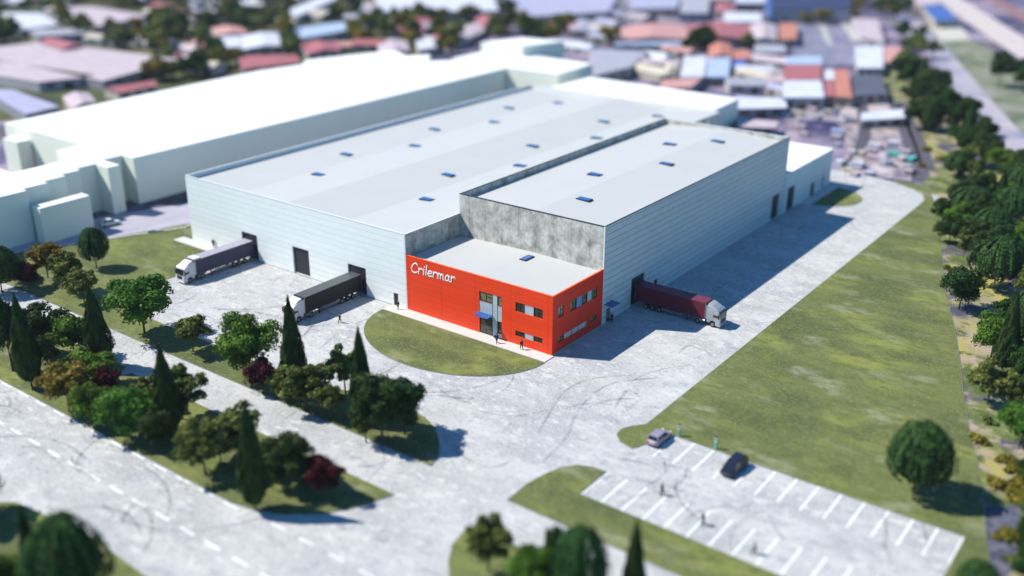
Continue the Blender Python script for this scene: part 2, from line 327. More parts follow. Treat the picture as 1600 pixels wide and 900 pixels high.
# paved site, one sheet
pave = [(-120, -28.9), (-120, -90), (-60, -90), (120, -90), (120, -56), (75, -56), (66, -29.2), (66, -9.9), (30, -9.9), (24, 20), (24, 118)] + \
       [(24, 124), (17.5, 127), (8, 130.5), (0, 131), (-12, 131), (-12, 117), (-60, 60), (-90, 0), (-90, -20), (-93, -28.9)]
sheet('paved_yard', pave, Z_PAVE, m_pave)
def lawn(name, poly, h=.12):
    poly = [(p[0], p[1]) for p in poly]; a = sum(poly[i-1][0]*poly[i][1]-poly[i][0]*poly[i-1][1] for i in range(len(poly)))
    if a < 0: poly = poly[::-1]
    o = MB().prism(poly, -.01, h).build(name, m_grass, recalc=False); tag(o, kind='structure')
    # kerb ring just outside
    n = len(poly); out = []
    for i in range(n):
        p, a, b = Vector(poly[i]), Vector(poly[i-1]), Vector(poly[(i+1) % n])
        d1, d2 = (p-a).normalized(), (b-p).normalized(); nn = Vector((d1.y+d2.y, -d1.x-d2.x)); nn.normalize(); c = max(.4, nn.dot(Vector((d1.y, -d1.x)))); out.append(p+nn*(.09/c))
    m = MB(); vs = []
    for p in poly: vs.append((p[0], p[1], h-.02))
    for q in out: vs.append((q.x, q.y, h-.02))
    for q in out: vs.append((q.x, q.y, -.01))
    fs = [(i, (i+1) % n, n+(i+1) % n, n+i) for i in range(n)]+[(n+i, n+(i+1) % n, 2*n+(i+1) % n, 2*n+i) for i in range(n)]
    k = m.add(vs, fs).build(name+'_kerb', m_kerb); tag(k, kind='structure'); return o
lawn('front_lawn', arc(-16.6, -2.65, 17, 13.2, 180, 360, 40))
lawn('right_lawn', [(20.2, -12.8), (20.5, -14.3), (21.8, -15.6), (24.0, -16.15), (26.3, -9.95), (63.9, -9.95), (63.9, -23), (66, -30), (68.6, -30), (67.9, -15.4), (65.5, -8), (63.9, -2.1), (61, 7), (57.4, 16.6), (54, 27), (51.2, 36.4), (47, 49), (41.9, 63), (36, 82), (28.6, 104.8), (24, 119), (19.6, 130.1), (11, 131.2), (12.6, 128.4), (17.3, 126), (20.2, 123.4), (22, 119), (22.3, 114), (22.3, -9.5), (20.9, -11.3)])
lawn('far_lawn', arc(1.2, 108, 9.6, 8.4, -82, 82, 20))
lawn('parking_island', [(18, -35.3), (17.9, -31), (18.4, -28), (19.1, -25.5), (20.4, -23.9), (22.2, -23.1), (24.15, -23.0), (24.15, -29.1), (70, -29.1), (70, -35.5), (40, -35.5)])
lawn('middle_strip', [(-112, -35.3), (-60, -35.3), (-20, -35.2), (5.7, -35.1), (4.8, -32.6), (2.8, -30.2), (-.2, -27.6), (-3.2, -26.3), (-6.5, -25.9), (-13, -26.6), (-22, -28.3), (-30, -29), (-75.1, -29.1), (-75.1, -16), (-75.4, -2.6), (-92.5, -2.6), (-92.5, -.6), (-89.9, -.6), (-89.9, 17), (-98.7, 5.5), (-107.5, -20.5), (-112, -29)])
lawn('road_island', [(-90, -55.6), (-8, -55.55), (-4.7, -54.9), (-1.6, -53.7), (2.4, -50.6), (4.8, -47.1), (6.3, -42.7), (-13, -42.8), (-47, -42.8), (-47.4, -44.6), (-49, -42.9), (-49.4, -42.1), (-80, -42.0), (-90, -44)])
lawn('corner_island', [(18.1, -41.9), (17.9, -43.5), (18.4, -46), (20, -48.6), (22.5, -51.3), (26, -54), (75, -56), (75, -41.9)])
lawn('roadside_verge', [(-120, -95), (120, -95), (120, -70), (5, -70.2), (-8, -69.8), (-14, -69.4), (-19.8, -69.6), (-24, -70.5), (-28.5, -71), (-31, -73), (-45, -75), (-120, -76)])
# the footways by the front wall
for nm, (x0, x1, y0) in dict(front_footway=(-33.6, .35, -2.5), left_footway=(-92.3, -75.6, -2.45)).items():
    o = MB().box(x0, y0, -.01, x1, -.004, .14).build(nm, m_walk); tag(o, kind='structure')
o = MB().box(.004, 98.5, -.01, 2.6, 117, .14).build('far_footway', m_walk); tag(o, kind='structure')
# painted lines
def line(name, x0, y0, x1, y1, z=Z_PAVE+.006):
    return sheet(name, [(x0, y0), (x1, y0), (x1, y1), (x0, y1)], z, m_paint)
def lines(name, rects):
    m = MB()
    for (x0, y0, x1, y1) in rects: m.add([(x0, y0, Z_PAVE+.006), (x1, y0, Z_PAVE+.006), (x1, y1, Z_PAVE+.006), (x0, y1, Z_PAVE+.006)], [(0, 1, 2, 3)])
    o = m.build(name, m_paint, recalc=False); tag(o, kind='structure')
lines('parking_lines', [(24.2+2.822*i-.14+(.02 if i == 0 else 0), -16.2, 24.2+2.822*i+.14-(.12 if i == 14 else 0), -10.1) for i in range(1, 15)]+[(24.22+2.822*i, -29.0, 24.5+2.822*i, -22.9) for i in range(0, 15)]+[(24.05, -16.2, 24.33, -10.4)])
lines('road_dashes', [(x, -62.35, x+2.6, -62.0) for x in np.arange(-92, 60, 4.62)]+[(x, -55.5, x+2.3, -55.22) for x in np.arange(-1.4+.3, 40, 4.75)]+[(x, -56.1, x+2.6, -55.82) for x in np.arange(-92, -6, 4.62)])
# tyre marks, faint dark ribbons
tm = bpy.data.materials.new('tyre_mark_rubber'); tm.use_nodes = True; t = tm.node_tree; b = t.nodes['Principled BSDF']; b.inputs['Base Color'].default_value = (.06, .065, .08, 1); b.inputs['Roughness'].default_value = .8
g_ = t.nodes.new('ShaderNodeNewGeometry'); n_ = t.nodes.new('ShaderNodeTexNoise'); n_.inputs['Scale'].default_value = .35; n_.inputs['Detail'].default_value = 6; r_ = t.nodes.new('ShaderNodeMapRange'); r_.inputs[1].default_value = .30; r_.inputs[2].default_value = .62; r_.inputs[3].default_value = 0; r_.inputs[4].default_value = .22
t.links.new(g_.outputs['Position'], n_.inputs[0]); t.links.new(n_.outputs['Fac'], r_.inputs[0]); t.links.new(r_.outputs[0], b.inputs['Alpha'])
mm = MB()
def ribbon(pts, wd, n=8, z=Z_PAVE+.004):
    pts = smooth(pts, n); vs = []
    for i, p in enumerate(pts):
        d = (pts[min(i+1, len(pts)-1)]-pts[max(i-1, 0)]).normalized(); q = Vector((-d.y, d.x, 0))*wd/2*min(1, .3+i/3, .3+(len(pts)-1-i)/3)
        vs += [(p.x+q.x, p.y+q.y, z), (p.x-q.x, p.y-q.y, z)]
    mm.add(vs, [(2*i, 2*i+1, 2*i+3, 2*i+2) for i in range(len(pts)-1)])
zz = Z_PAVE+.003
for k, pts in enumerate([[(840, 680), (862, 640), (885, 610), (925, 592), (990, 586)], [(890, 672), (905, 640), (935, 610), (970, 596), (1040, 590)], [(850, 720), (880, 690), (893, 670)], [(500, 545), (530, 520), (570, 500), (620, 488)],
    [(475, 525), (490, 508), (520, 496)], [(1217, 375), (1222, 362), (1217, 350)], [(1240, 382), (1250, 372), (1246, 362), (1258, 348)], [(1110, 470), (1118, 455), (1140, 440)], [(426, 440), (436, 434), (446, 432)], [(452, 448), (460, 440), (472, 440)],
    [(986, 485), (1000, 488), (1022, 490)], [(740, 640), (800, 650), (860, 640)], [(700, 700), (760, 730), (800, 720)], [(180, 700), (150, 690), (120, 720), (125, 740)], [(100, 730), (60, 700), (30, 700)], [(215, 560), (235, 545), (240, 560), (225, 570)],
    [(1380, 805), (1385, 830), (1383, 860)], [(1440, 815), (1448, 845), (1446, 880)], [(560, 700), (590, 690), (600, 720), (570, 730)], [(1120, 560), (1080, 540), (1060, 552)], [(1000, 620), (980, 610), (960, 640)]]):
    ribbon([tuple(at(*p)) for p in pts], .42, z=zz); zz += .0004
for k in range(80):
    bx, by = random.choice([(random.uniform(-70, -35), random.uniform(-27, -16)), (random.uniform(2, 21), random.uniform(-20, 100)), (random.uniform(-20, 18), random.uniform(-34, -17)), (random.uniform(-70, 10), random.uniform(-69, -57)), (random.uniform(26, 60), random.uniform(-22.5, -16.8))])
    a = random.uniform(0, 6.28); r = random.uniform(4, 16); sp = random.uniform(.5, 1.6); cx, cy = bx-r*math.cos(a), by-r*math.sin(a)
    ribbon([(cx+r*math.cos(a+sp*i/5), cy+r*math.sin(a+sp*i/5)) for i in range(6)], random.choice([.3, .4, .5]), z=zz); zz += .0002
o = mm.build('tyre_marks', tm, recalc=False); tag(o, kind='structure')

# haze: pale blue-violet air that lifts the far town
hm = bpy.data.materials.new('haze_air'); hm.use_nodes = True; t = hm.node_tree; t.nodes.remove(t.nodes['Principled BSDF']); pv = t.nodes.new('ShaderNodeVolumePrincipled')
pv.inputs['Color'].default_value = (.82, .86, 1, 1); pv.inputs['Density'].default_value = HAZE; pv.inputs['Anisotropy'].default_value = .0; t.links.new(pv.outputs[0], t.nodes['Material Output'].inputs['Volume'])
o = MB().box(-3600, -1000, -1.0, 1600, 4600, 76).build('haze', hm); tag(o, kind='stuff')
# ---------------------------------------------------------------- buildings
W, L, D, HM, HT, HO, YT, YM = -30.22, -89.25, 14.42, 13.68, 17.29, 10.0, 88.9, 117.66
def panel_box(parent, name, axis, c, sgn, h, d0, d1, mat):
    """a leaf set back between depth d0 and d1 inside opening h=(u0,z0,u1,z1)"""
    a, b = sorted((c-sgn*d0, c-sgn*d1)); m = MB()
    if axis == 'x': m.box(a, h[0], h[1], b, h[2], h[3])
    else: m.box(h[0], a, h[1], h[2], b, h[3])
    return m.build(name, mat, parent)
def window(parent, axis, c, sgn, h, panes, pane_mat, transom=True, fr=.09):
    u0, z0, u1, z1 = h; e = .004; m = MB()
    def bx(a0, b0, a1, b1, d0=.10, d1=.22):
        p, q = sorted((c-sgn*d0, c-sgn*d1))
        if axis == 'x': m.box(p, a0, b0, q, a1, b1)
        else: m.box(a0, p, b0, a1, q, b1)
    bx(u0+e, z0+e, u0+fr, z1-e); bx(u1-fr, z0+e, u1-e, z1-e); bx(u0+fr, z0+e, u1-fr, z0+fr); bx(u0+fr, z1-fr, u1-fr, z1-e)
    ws = [u0+(u1-u0)*i/panes for i in range(1, panes)]
    for x in ws: bx(x-fr*.45, z0+fr, x+fr*.45, z1-fr)
    w_ = m.build('window', m_frame, parent, recalc=True)
    for i in range(panes):
        a = u0+(u1-u0)*i/panes+.03; b = u0+(u1-u0)*(i+1)/panes-.03; p = MB(); q, r = sorted((c-sgn*.15, c-sgn*.17))
        if axis == 'x': p.box(q, a, z0+.03, r, b, z1-.03)
        else: p.box(a, q, z0+.03, b, r, z1-.03)
        pn = p.build('pane', pane_mat, None); rebase(pn, w_, parent)
    if transom:
        p = MB(); zt = z0+(z1-z0)*.56; q, r = sorted((c-sgn*.08, c-sgn*.14)); a = u0+(u1-u0)*.5+.04; b = u1-fr
        if axis == 'x': p.box(q, a, zt, r, b, zt+.07)
        else: p.box(a, q, zt, b, r, zt+.07)
        rebase(p.build('transom', m_frame, None), w_, parent)
    return w_
def rebase(o, par, root):
    for v in o.data.vertices: v.co -= root.location
    o.parent = par
def skylight(parent, x, y, z, lx, ly, tilt=0):
    m = MB(); h = .22
    m.box(x-lx/2, y-ly/2, z-.4, x+lx/2, y+ly/2, z+h); o = m.build('skylight', m_dcop, parent)
    p = MB().box(x-lx/2+.12, y-ly/2+.12, z+h+.002, x+lx/2-.12, y+ly/2-.12, z+h+.05).build('glazing', m_skyb, None); rebase(p, o, parent)
m_skyb = mk('blue_skylight_glass', (.025, .13, .42), rough=.2, var=.15, spec=.5)

# main hall
mh = thing('warehouse', 'largest hall, long white ribbed front with three dark loading doors and a pale four-band roof', 'warehouse', ((L+W)/2, 60, 0), world_geo=True)
doors = [(-73.3, .15, -68.75, 5.3), (-58.8, .15, -54.4, 5.4), (-44.3, .15, -39.85, 5.3)]; mdoor = (-33.35, .15, -32.3, 2.4)
MB().wall('y', 0, -1, L, W-.25, .15, HM, doors+[mdoor], .45).build('front_wall', m_front_lit, mh)
m = MB(); m.add([(L, 0, 0), (L, YM, 0), (L, YM, HM), (L, 0, HM)], [(0, 1, 2, 3)]); m.add([(L, YM, 0), (W, YM, 0), (W, YM, HM), (L, YM, HM)], [(0, 1, 2, 3)])
m.build('side_wall', m_plain, mh)
MB().box(W-.25, .004, HO-.8, W-.004, D+.3, HM-.12).build('concrete_wall', m_conc, mh); MB().box(W-.25, YT-2, .1, W-.004, YM-.01, HM-.12).build('concrete_wall', m_conc, mh)
MB().box(L-.02, -.05, -.01, W-.3, .10, .15).build('plinth', m_plinth, mh)
MB().box(W-.249, -.03, .16, W+.05, .2, HM-.01).build('corner_trim', m_cop, mh)
xs = [L+.3, -74.5, -59.6, -45, W-.28]; zs_ = [HM-.95, HM-1.35, HM-.12, HM-1.05, HM-.02]
m = MB()
for i in range(4): m.add([(xs[i], .3, zs_[i]), (xs[i+1], .3, zs_[i+1]), (xs[i+1], YM-.3, zs_[i+1]), (xs[i], YM-.3, zs_[i])], [(0, 1, 2, 3)])
rf = m.build('roof', m_roof, mh, recalc=False)
m = MB(); m.box(L-.03, -.03, HM-.06, W+.03, .30, HM+.02); m.box(L-.03, .302, HM-1.4, L+.3, YM, HM+.02); m.box(L+.302, YM-.3, HM-1.4, W, YM+.02, HM+.0); m.build('coping', m_cop, mh)
MB().box(W-.27, .31, HM-.115, W+.02, YM-.31, HM+.0).build('edge_trim', m_cop, mh)
for h in doors:
    o = panel_box(mh, 'loading_door', 'y', 0, -1, (h[0]+.01, h[1]+.01, h[2]-.01, h[3]-.01), .3, .44, m_dark)
    MB_ = MB()
    for k in range(1, 9): MB_.box(h[0]+.1, .284, h[1]+.58*k, h[2]-.1, .298, h[1]+.58*k+.05)
    rebase(MB_.build('seam', m_frame, None), o, mh)
o = panel_box(mh, 'personnel_door', 'y', 0, -1, (mdoor[0]+.01, mdoor[1]+.01, mdoor[2]-.01, mdoor[3]-.01), .1, .2, m_dark); rebase(MB().box(-33.2, .03, 1.15, -33.05, .098, 1.2).build('handle', m_steel, None), o, mh)
def roofz(x):
    for i in range(4):
        if xs[i] <= x <= xs[i+1]: return zs_[i]+(zs_[i+1]-zs_[i])*(x-xs[i])/(xs[i+1]-xs[i])
for (x, y) in [(-71.2, 18.9), (-78.6, 34), (-71.2, 48.3), (-78.6, 63.4), (-71.3, 77.7), (-78.7, 93.3), (-71.6, 106), (-41.8, 18.8), (-49.3, 33.8), (-41.9, 48.4), (-49.4, 63.2), (-42, 78.3), (-49.5, 93.2), (-42, 107)]:
    skylight(mh, x, y, roofz(x), 2.7, 1.5)

# tall hall
th = thing('warehouse', 'tall hall behind the red office, with concrete end wall and shaded ribbed white side', 'warehouse', (W/2, 50, 0), world_geo=True)
sd1 = (23.7, .15, 28.25, 5.35); sm1 = (15.75, .15, 17.05, 2.5); sm2 = (31.8, .15, 32.95, 2.6); sd2 = (82.6, .15, 86.5, 5.5)
MB().wall('x', 0, 1, D+.2, YT, .15, HT, [sd1, sm1, sm2, sd2], .45).build('side_wall', m_side_shaded, th)
m = MB(); m.box(W+.004, D+.002, HO-.8, -.2, D+.4, HT-.08); m.build('concrete_wall', m_conc, th)
m = MB(); m.box(W-.006, D+.402, HM-1.5, W+.30, YT-.3, HT-.08); m.box(W+.302, YT-.3, 3, -.2, YT, HT-.08); m.build('parapet_wall', m_conc, th)
m = MB(); m.box(-.005, D-.02, .16, .045, D+.20, HT+.01); m.box(-.19, D-.03, HO, -.005, D+.0, HT+.01); m.build('corner_trim', m_cop, th)
MB().box(-.1, D+.2, -.01, .06, YT, .15).build('plinth', m_plinth, th)
m = MB(); xr = -14.5
m.add([(W+.3, D+.4, HT-1.25), (xr, D+.4, HT-.35), (xr, YT-.3, HT-.35), (W+.3, YT-.3, HT-1.25)], [(0, 1, 2, 3)])
m.add([(xr, D+.4, HT-.35), (-.2, D+.4, HT-1.1), (-.2, YT-.3, HT-1.1), (xr, YT-.3, HT-.35)], [(0, 1, 2, 3)])
m.build('roof', m_roof, th, recalc=False)
m = MB(); m.box(-.22, D+.2, HT-.0, .06, YT, HT+.07); m.box(W, D-.02, HT-.075, -.2, D+.38, HT+.0); m.box(W-.01, D+.402, HT-.075, W+.32, YT-.3, HT+.0); m.build('coping', m_dcop, th)
MB().box(-.2, D+.4, HT-1.3, -.06, YT-.3, HT-.01).build('parapet_back', m_plain, th)
MB().box(W+.3, YT-.32, HT-.075, -.2, YT+.02, HT+.02).build('end_coping', m_cop, th)
for h in (sd1, sd2):
    o = panel_box(th, 'loading_door', 'x', 0, 1, (h[0]+.01, h[1]+.01, h[2]-.01, h[3]-.01), .3, .44, m_dark); q = MB()
    for k in range(1, 9): q.box(-.298, h[0]+.1, h[1]+.58*k, -.284, h[2]-.1, h[1]+.58*k+.05)
    rebase(q.build('seam', m_frame, None), o, th)
for h in (sm1, sm2):
    o = panel_box(th, 'personnel_door', 'x', 0, 1, (h[0]+.01, h[1]+.01, h[2]-.01, h[3]-.01), .1, .2, m_dark); rebase(MB().box(-.098, h[0]+.12, 1.15, -.03, h[0]+.27, 1.2).build('handle', m_steel, None), o, th)
panel_box(th, 'door_glass', 'x', 0, 1, (15.95, .6, 16.85, 2.25), .085, .098, m_tanpane)
for (x, y) in [(-11.5, 26), (-18.6, 40.6), (-11.4, 55.3), (-18.5, 69.7), (-11.5, 77.8)]:
    skylight(th, x, y, HT-.35-(abs(x-xr))*.055, 2.7, 1.5)

# office
of = thing('office_building', 'red two-storey office box with white lettering and blue canopy at the halls\' front corner', 'office', (W/2, D/2, 0), world_geo=True)
fw = [(-14.35, 5.85, -11.72, 7.48), (-10.7, 5.85, -9.82, 7.48), (-7.1, 5.83, -5.38, 7.41), (-3.6, 5.83, -1.85, 7.41), (-7.1, 1.6, -5.36, 2.52), (-3.58, 1.63, -1.85, 2.54)]
inf = [(-14.35, 3.32, -11.72, 5.85), (-11.72, .2, -10.7, 7.48), (-10.7, 3.16, -9.82, 5.85), (-10.7, .2, -9.82, 1.0), (-5.38, 5.83, -3.6, 7.41), (-5.36, 1.6, -3.58, 2.54)]
dfr = (-14.35, .15, -11.72, 3.32); dsm = (-10.7, 1.0, -9.82, 3.16)
MB().wall('y', -.02, -1, W+.06, 0, .22, HO, fw+inf+[dfr, dsm], .26).build('front_wall', m_red, of)
sw = [(1.5, 5.95, 3.0, 7.75), (4.8, 5.85, 6.6, 7.68), (8.25, 5.85, 9.75, 7.55), (11.1, 5.82, 12.75, 7.55), (1.55, 1.72, 3.18, 2.65), (11.0, 1.86, 12.75, 2.66)]
sinf = [(6.6, 5.85, 8.25, 7.6), (9.75, 5.83, 11.1, 7.55), (3.3, 1.7, 5.3, 2.6), (5.42, 1.68, 7.25, 2.6), (7.32, 1.68, 9.7, 2.6)]
MB().wall('x', 0, 1, -.02, D-.03, .22, HO, sw+sinf, .26).build('side_wall', m_redside, of)
m = MB(); m.box(W+.02, .02, 0, W+.05, D, HO-.6); m.build('party_wall', m_plain, of)
MB().box(W+.06, -.0, 0, -.03, .03, .22).box(-.05, 0, 0, -.03, D, .22).build('plinth', m_plinth, of)
m = MB(); m.box(W+.06, -.05, HO, .03, .28, HO+.06); m.box(-.27, .282, HO, .03, D-.03, HO+.06); m.build('coping', mk('red_coping', (1.15, .12, .015), rough=.4), of)
m = MB(); m.add([(W+.1, .28, HO-.5), (-15.1, .28, HO-.12), (-15.1, D, HO-.12), (W+.1, D, HO-.5)], [(0, 1, 2, 3)]); m.add([(-15.1, .28, HO-.12), (-.27, .28, HO-.4), (-.27, D, HO-.4), (-15.1, D, HO-.12)], [(0, 1, 2, 3)])
m.build('roof', m_roof, of, recalc=False)
m = MB(); m.box(W+.1, .25, HO-.7, -.25, .279, HO); m.box(-.279, .25, HO-.7, -.25, D, HO); m.build('parapet_back', m_plain, of)
skylight(of, -13.2, 11.4, HO-.2, 1.3, 2.6)
for i, h in enumerate(fw): window(of, 'y', -.02, -1, h, 1 if i == 1 else 2, m_tanpane if i in (0, 1) else m_darkpane)
window(of, 'y', -.02, -1, dsm, 1, m_darkpane, False)
for i, h in enumerate(sw): window(of, 'x', 0, 1, h, 2, m_tanpane)
for k, h in enumerate(inf): panel_box(of, 'infill_panel', 'y', -.02, -1, h, .05+.004*k, .2, m_infill)
for k, h in enumerate(sinf): panel_box(of, 'infill_panel', 'x', 0, 1, h, .06+.004*k, .2, m_infill if k not in (0,) else mk('blue_grey_panel', (.25, .36, .60), rough=.4))
m = MB(); m.box(dfr[0]+.01, .12, .16, dfr[2]-.01, .2, dfr[3]-.01); o = m.build('entrance_door', m_frame, of)
for a, b in ((-14.22, -13.1), (-13.0, -11.85)):
    rebase(MB().box(a, .104, .3, b, .118, 2.55).build('pane', m_darkpane, None), o, of)
    rebase(MB().box(a, .104, 2.65, b, .118, 3.2).build('pane', m_darkpane, None), o, of)
rebase(MB().box(-13.03, .04, 1.0, -12.99, .1, 1.5).build('handle', m_steel, None), o, of)
def canopy(parent, axis, c, sgn, u0, u1, z, dep, nd):
    """glass canopy sloping down from the wall, hung from thin rods"""
    P = (lambda u, d, zz: (c+sgn*d, u, zz)) if axis == 'x' else (lambda u, d, zz: (u, c+sgn*d, zz))
    m = MB(); z1 = z-.10
    vs = [P(u0, .05, z), P(u1, .05, z), P(u1, dep, z1), P(u0, dep, z1), P(u0, .05, z+.05), P(u1, .05, z+.05), P(u1, dep, z1+.05), P(u0, dep, z1+.05)]
    m.add(vs, [(0, 3, 2, 1), (4, 5, 6, 7), (0, 1, 5, 4), (1, 2, 6, 5), (2, 3, 7, 6), (3, 0, 4, 7)]); o = m.build('canopy', m_blue, parent)
    for i in range(nd):
        u = u0+.15+(u1-u0-.3)*i/(nd-1)
        rebase(MB().tube([P(u, .0, z+1.0), P(u, dep*.8, z-.02)], 0.016, 6).build('rod', m_frame, None), o, parent)
        rebase(MB().tube([P(u, .0, z-.03), P(u, dep-.02, z1-.03)], .03, 6).build('bracket', m_frame, None), o, parent)
canopy(of, 'y', -.02, -1, -14.4, -11.55, 3.85, 1.6, 4)
canopy(th, 'x', 0, 1, 14.9, 17.4, 3.6, 1.7, 4)
# lettering
LET = dict(C=([[(.62, .86), (.5, 1.0), (.3, .97), (.1, .72), (.02, .42), (.1, .12), (.3, .02), (.5, .06), (.64, .18)]], .74),
 r=([[(.07, .62), (.08, .3), (.07, 0)], [(.08, .34), (.2, .55), (.36, .6), (.44, .48)]], .52),
 i=([[(.08, .6), (.09, .3), (.08, 0)], [(.11, .84), (.12, .87)]], .26), l=([[(.10, 1.06), (.09, .5), (.07, .02)]], .24),
 e=([[(.07, .3), (.3, .33), (.42, .42), (.36, .58), (.2, .58), (.07, .4), (.07, .16), (.22, .02), (.45, .1)]], .54),
 m=([[(.04, .6), (.06, .3), (.05, 0)], [(.06, .34), (.15, .54), (.25, .58), (.31, .4), (.32, .04)], [(.32, .34), (.42, .54), (.53, .57), (.59, .4), (.61, .12), (.7, .03)]], .78),
 a=([[(.42, .52), (.25, .6), (.08, .42), (.06, .15), (.18, .02), (.33, .12), (.42, .5)], [(.44, .55), (.42, .25), (.46, .05), (.54, .03)]], .6))
m_letter = mk('white_letter_paint', (1.1, 1.1, 1.08), rough=.5, var=.01); m = MB(); cx = -28.95
for ch in 'Crilermar':
    st, wd = LET[ch]
    for s_ in st:
        pts = smooth([(cx+(px+.10*py)*2.05, -.075, 7.3+.028*(cx+29)+py*1.72) for px, py in s_], 5); m.tube(pts, .115, 6)
        for e in (pts[0], pts[-1]): m.ellip(e, (.115, .115, .115), 6, 4)
    cx += wd*2.05
m.v = [(x, -.055+(y+.075)*.3, z) for x, y, z in m.v]
m.build('lettering', m_letter, of, smooth=True)

# annex
an = thing('annex_building', 'low plain white building at the far end of the tall hall', 'annex', (-15, 103, 0), world_geo=True)
ad = (90.9, .15, 94.9, 5.4); a2 = (104.9, .15, 107.2, 3.25); a3 = (112, .15, 113, 3.3); YA = 117.2
MB().wall('x', .05, 1, YT+.004, YA, .15, 9.0, [ad, a2, a3], .4).build('side_wall', m_plain, an)
m = MB(); m.box(-30, YA-.2, 0, -.4, YA, 9); m.box(-30, YT+.05, 0, -29.8, YA-.2, 9); m.build('rear_wall', m_plain, an)
MB().box(-30, YT+.02, 8.6, .045, YA-.01, 9.012).build('roof', m_massroof, an)
MB().box(-.1, YT+.01, -.01, .07, YA, .15).build('plinth', m_plinth, an)
for h, nm in ((ad, 'loading_door'), (a2, 'personnel_door'), (a3, 'personnel_door')): panel_box(an, nm, 'x', .05, 1, (h[0]+.01, h[1]+.01, h[2]-.01, h[3]-.01), .2, .38, m_dark)

# plain white neighbouring blocks
def block(label, poly, h, name='plain_block', z0=0):
    cx = sum(p[0] for p in poly)/len(poly); cy = sum(p[1] for p in poly)/len(poly)
    t = thing(name, label, 'building', (cx, cy, z0), world_geo=True); a = sum(poly[i-1][0]*poly[i][1]-poly[i][0]*poly[i-1][1] for i in range(len(poly)))
    if a < 0: poly = poly[::-1]
    MB().prism(poly, z0, h-.15, top=False).build('wall', m_mass, t); MB().prism(poly, h-.15, h, bottom=True).build('roof', m_massroof, t); return t
block('huge blank white block with wavy far edge running behind the halls', [(-119.2, 8), (-119.6, 60), (-120.9, 147.4), (-134, 150), (-143.6, 149.4), (-150, 142), (-158, 153), (-163, 146), (-174, 152), (-180, 133), (-184, 119), (-178.5, 112), (-181, 95), (-174.5, 8.2)], 10.7)
block('blank white block at far left with stepped shaded side, cut by the left edge', [(-114.4, -40), (-114.4, -19.5), (-116.2, -19.5), (-116.2, -14), (-118, -14), (-118, -9), (-119.8, -9), (-119.8, -4.5), (-121.6, -4.5), (-121.6, 1.5), (-123.4, 1.5), (-123.4, 7.9), (-139.1, 7.9), (-138.6, 1.1), (-129.6, -.5), (-129, -14.5), (-150, -14), (-163, -14), (-163, -40)], 10.66)
block('slim white tower standing against the stepped shaded wall at left', [(-123.3, .2), (-117, .2), (-117, 3.2), (-123.3, 3.2)], 10.55)
block('thin white slab block nearest the trees at left', [(-113.7, -19.4), (-110.9, -19.4), (-111.1, -8.3), (-113.9, -8.3)], 7.5)
block('small white stair block sticking out of the huge white block\'s left end', [(-169, 4.4), (-162.4, 4.4), (-162.4, 7.9), (-169, 7.9)], 8.4)
block('square white block at the far end of the huge white block, beyond the main hall', [(-120.8, 147.6), (-100.4, 148), (-102, 170.5), (-130, 172), (-146, 166), (-146, 150.5), (-134, 150.4)], 11)
block('raised white block above the far end of the white blocks', [(-146, 166.2), (-129, 168), (-124, 186), (-141, 184)], 14.5)
block('long low white block beyond the back of the main hall', [(-42.5, 140), (-43.8, 158.8), (-97, 161), (-97, 138)], 8.6)

# ---------------------------------------------------------------- trees
rng = np.random.default_rng(3)
def leaf_mesh(name, C, Nn, size, aspect=1.0, mat=None, up=None):
    n = len(C); a = rng.normal(size=(n, 3)); a -= (a*Nn).sum(1)[:, None]*Nn; a /= np.linalg.norm(a, axis=1)[:, None]
    if up is not None: a = up
    b = np.cross(Nn, a); b /= np.linalg.norm(b, axis=1)[:, None]+1e-9; s = size*rng.uniform(.6, 1.3, (n, 1))
    a = a*s*.5*aspect; b = b*s*.5
    V = np.stack([C-a-b*.5, C-b*.0-a*.2+b*.9, C+a+b*.3, C+a*.3-b*.9], 1).reshape(-1, 3)
    me = bpy.data.meshes.new(name); me.vertices.add(4*n); me.vertices.foreach_set('co', V.ravel().astype('f'))
    me.loops.add(4*n); me.polygons.add(n); me.polygons.foreach_set('loop_start', np.arange(0, 4*n, 4)); me.loops.foreach_set('vertex_index', np.arange(4*n))
    me.update(); me.validate(); me.materials.append(mat); return me
def unit(n):
    v = rng.normal(size=(n, 3)); return v/np.linalg.norm(v, axis=1)[:, None]
def crown_clumps(kind, leaves, size, mat, R=(.5, .5, .32), c0=.64, nc=26, rc=.17):
    cs = unit(nc)*rng.uniform(.30, .84, (nc, 1))*np.array(R)+np.array([0, 0, c0]); cs[:, 2] = np.maximum(cs[:, 2], c0-R[2]*.72)
    cs[:5] = unit(5)*.12*np.array([1, 1, .6])+np.array([0, 0, c0])
    rr = rc*rng.uniform(.6, 1.25, nc); k = rng.integers(0, nc, leaves); u = unit(leaves); u[:, 2] = np.where(u[:, 2] < -.55, -u[:, 2], u[:, 2])
    d = rng.uniform(.5, 1.08, (leaves, 1)); P = cs[k]+u*rr[k][:, None]*d*np.array([1, 1, .8])
    Nn = u*.8+unit(leaves)*.6; Nn /= np.linalg.norm(Nn, axis=1)[:, None]
    return leaf_mesh(kind, P, Nn, size, 1.2, mat)
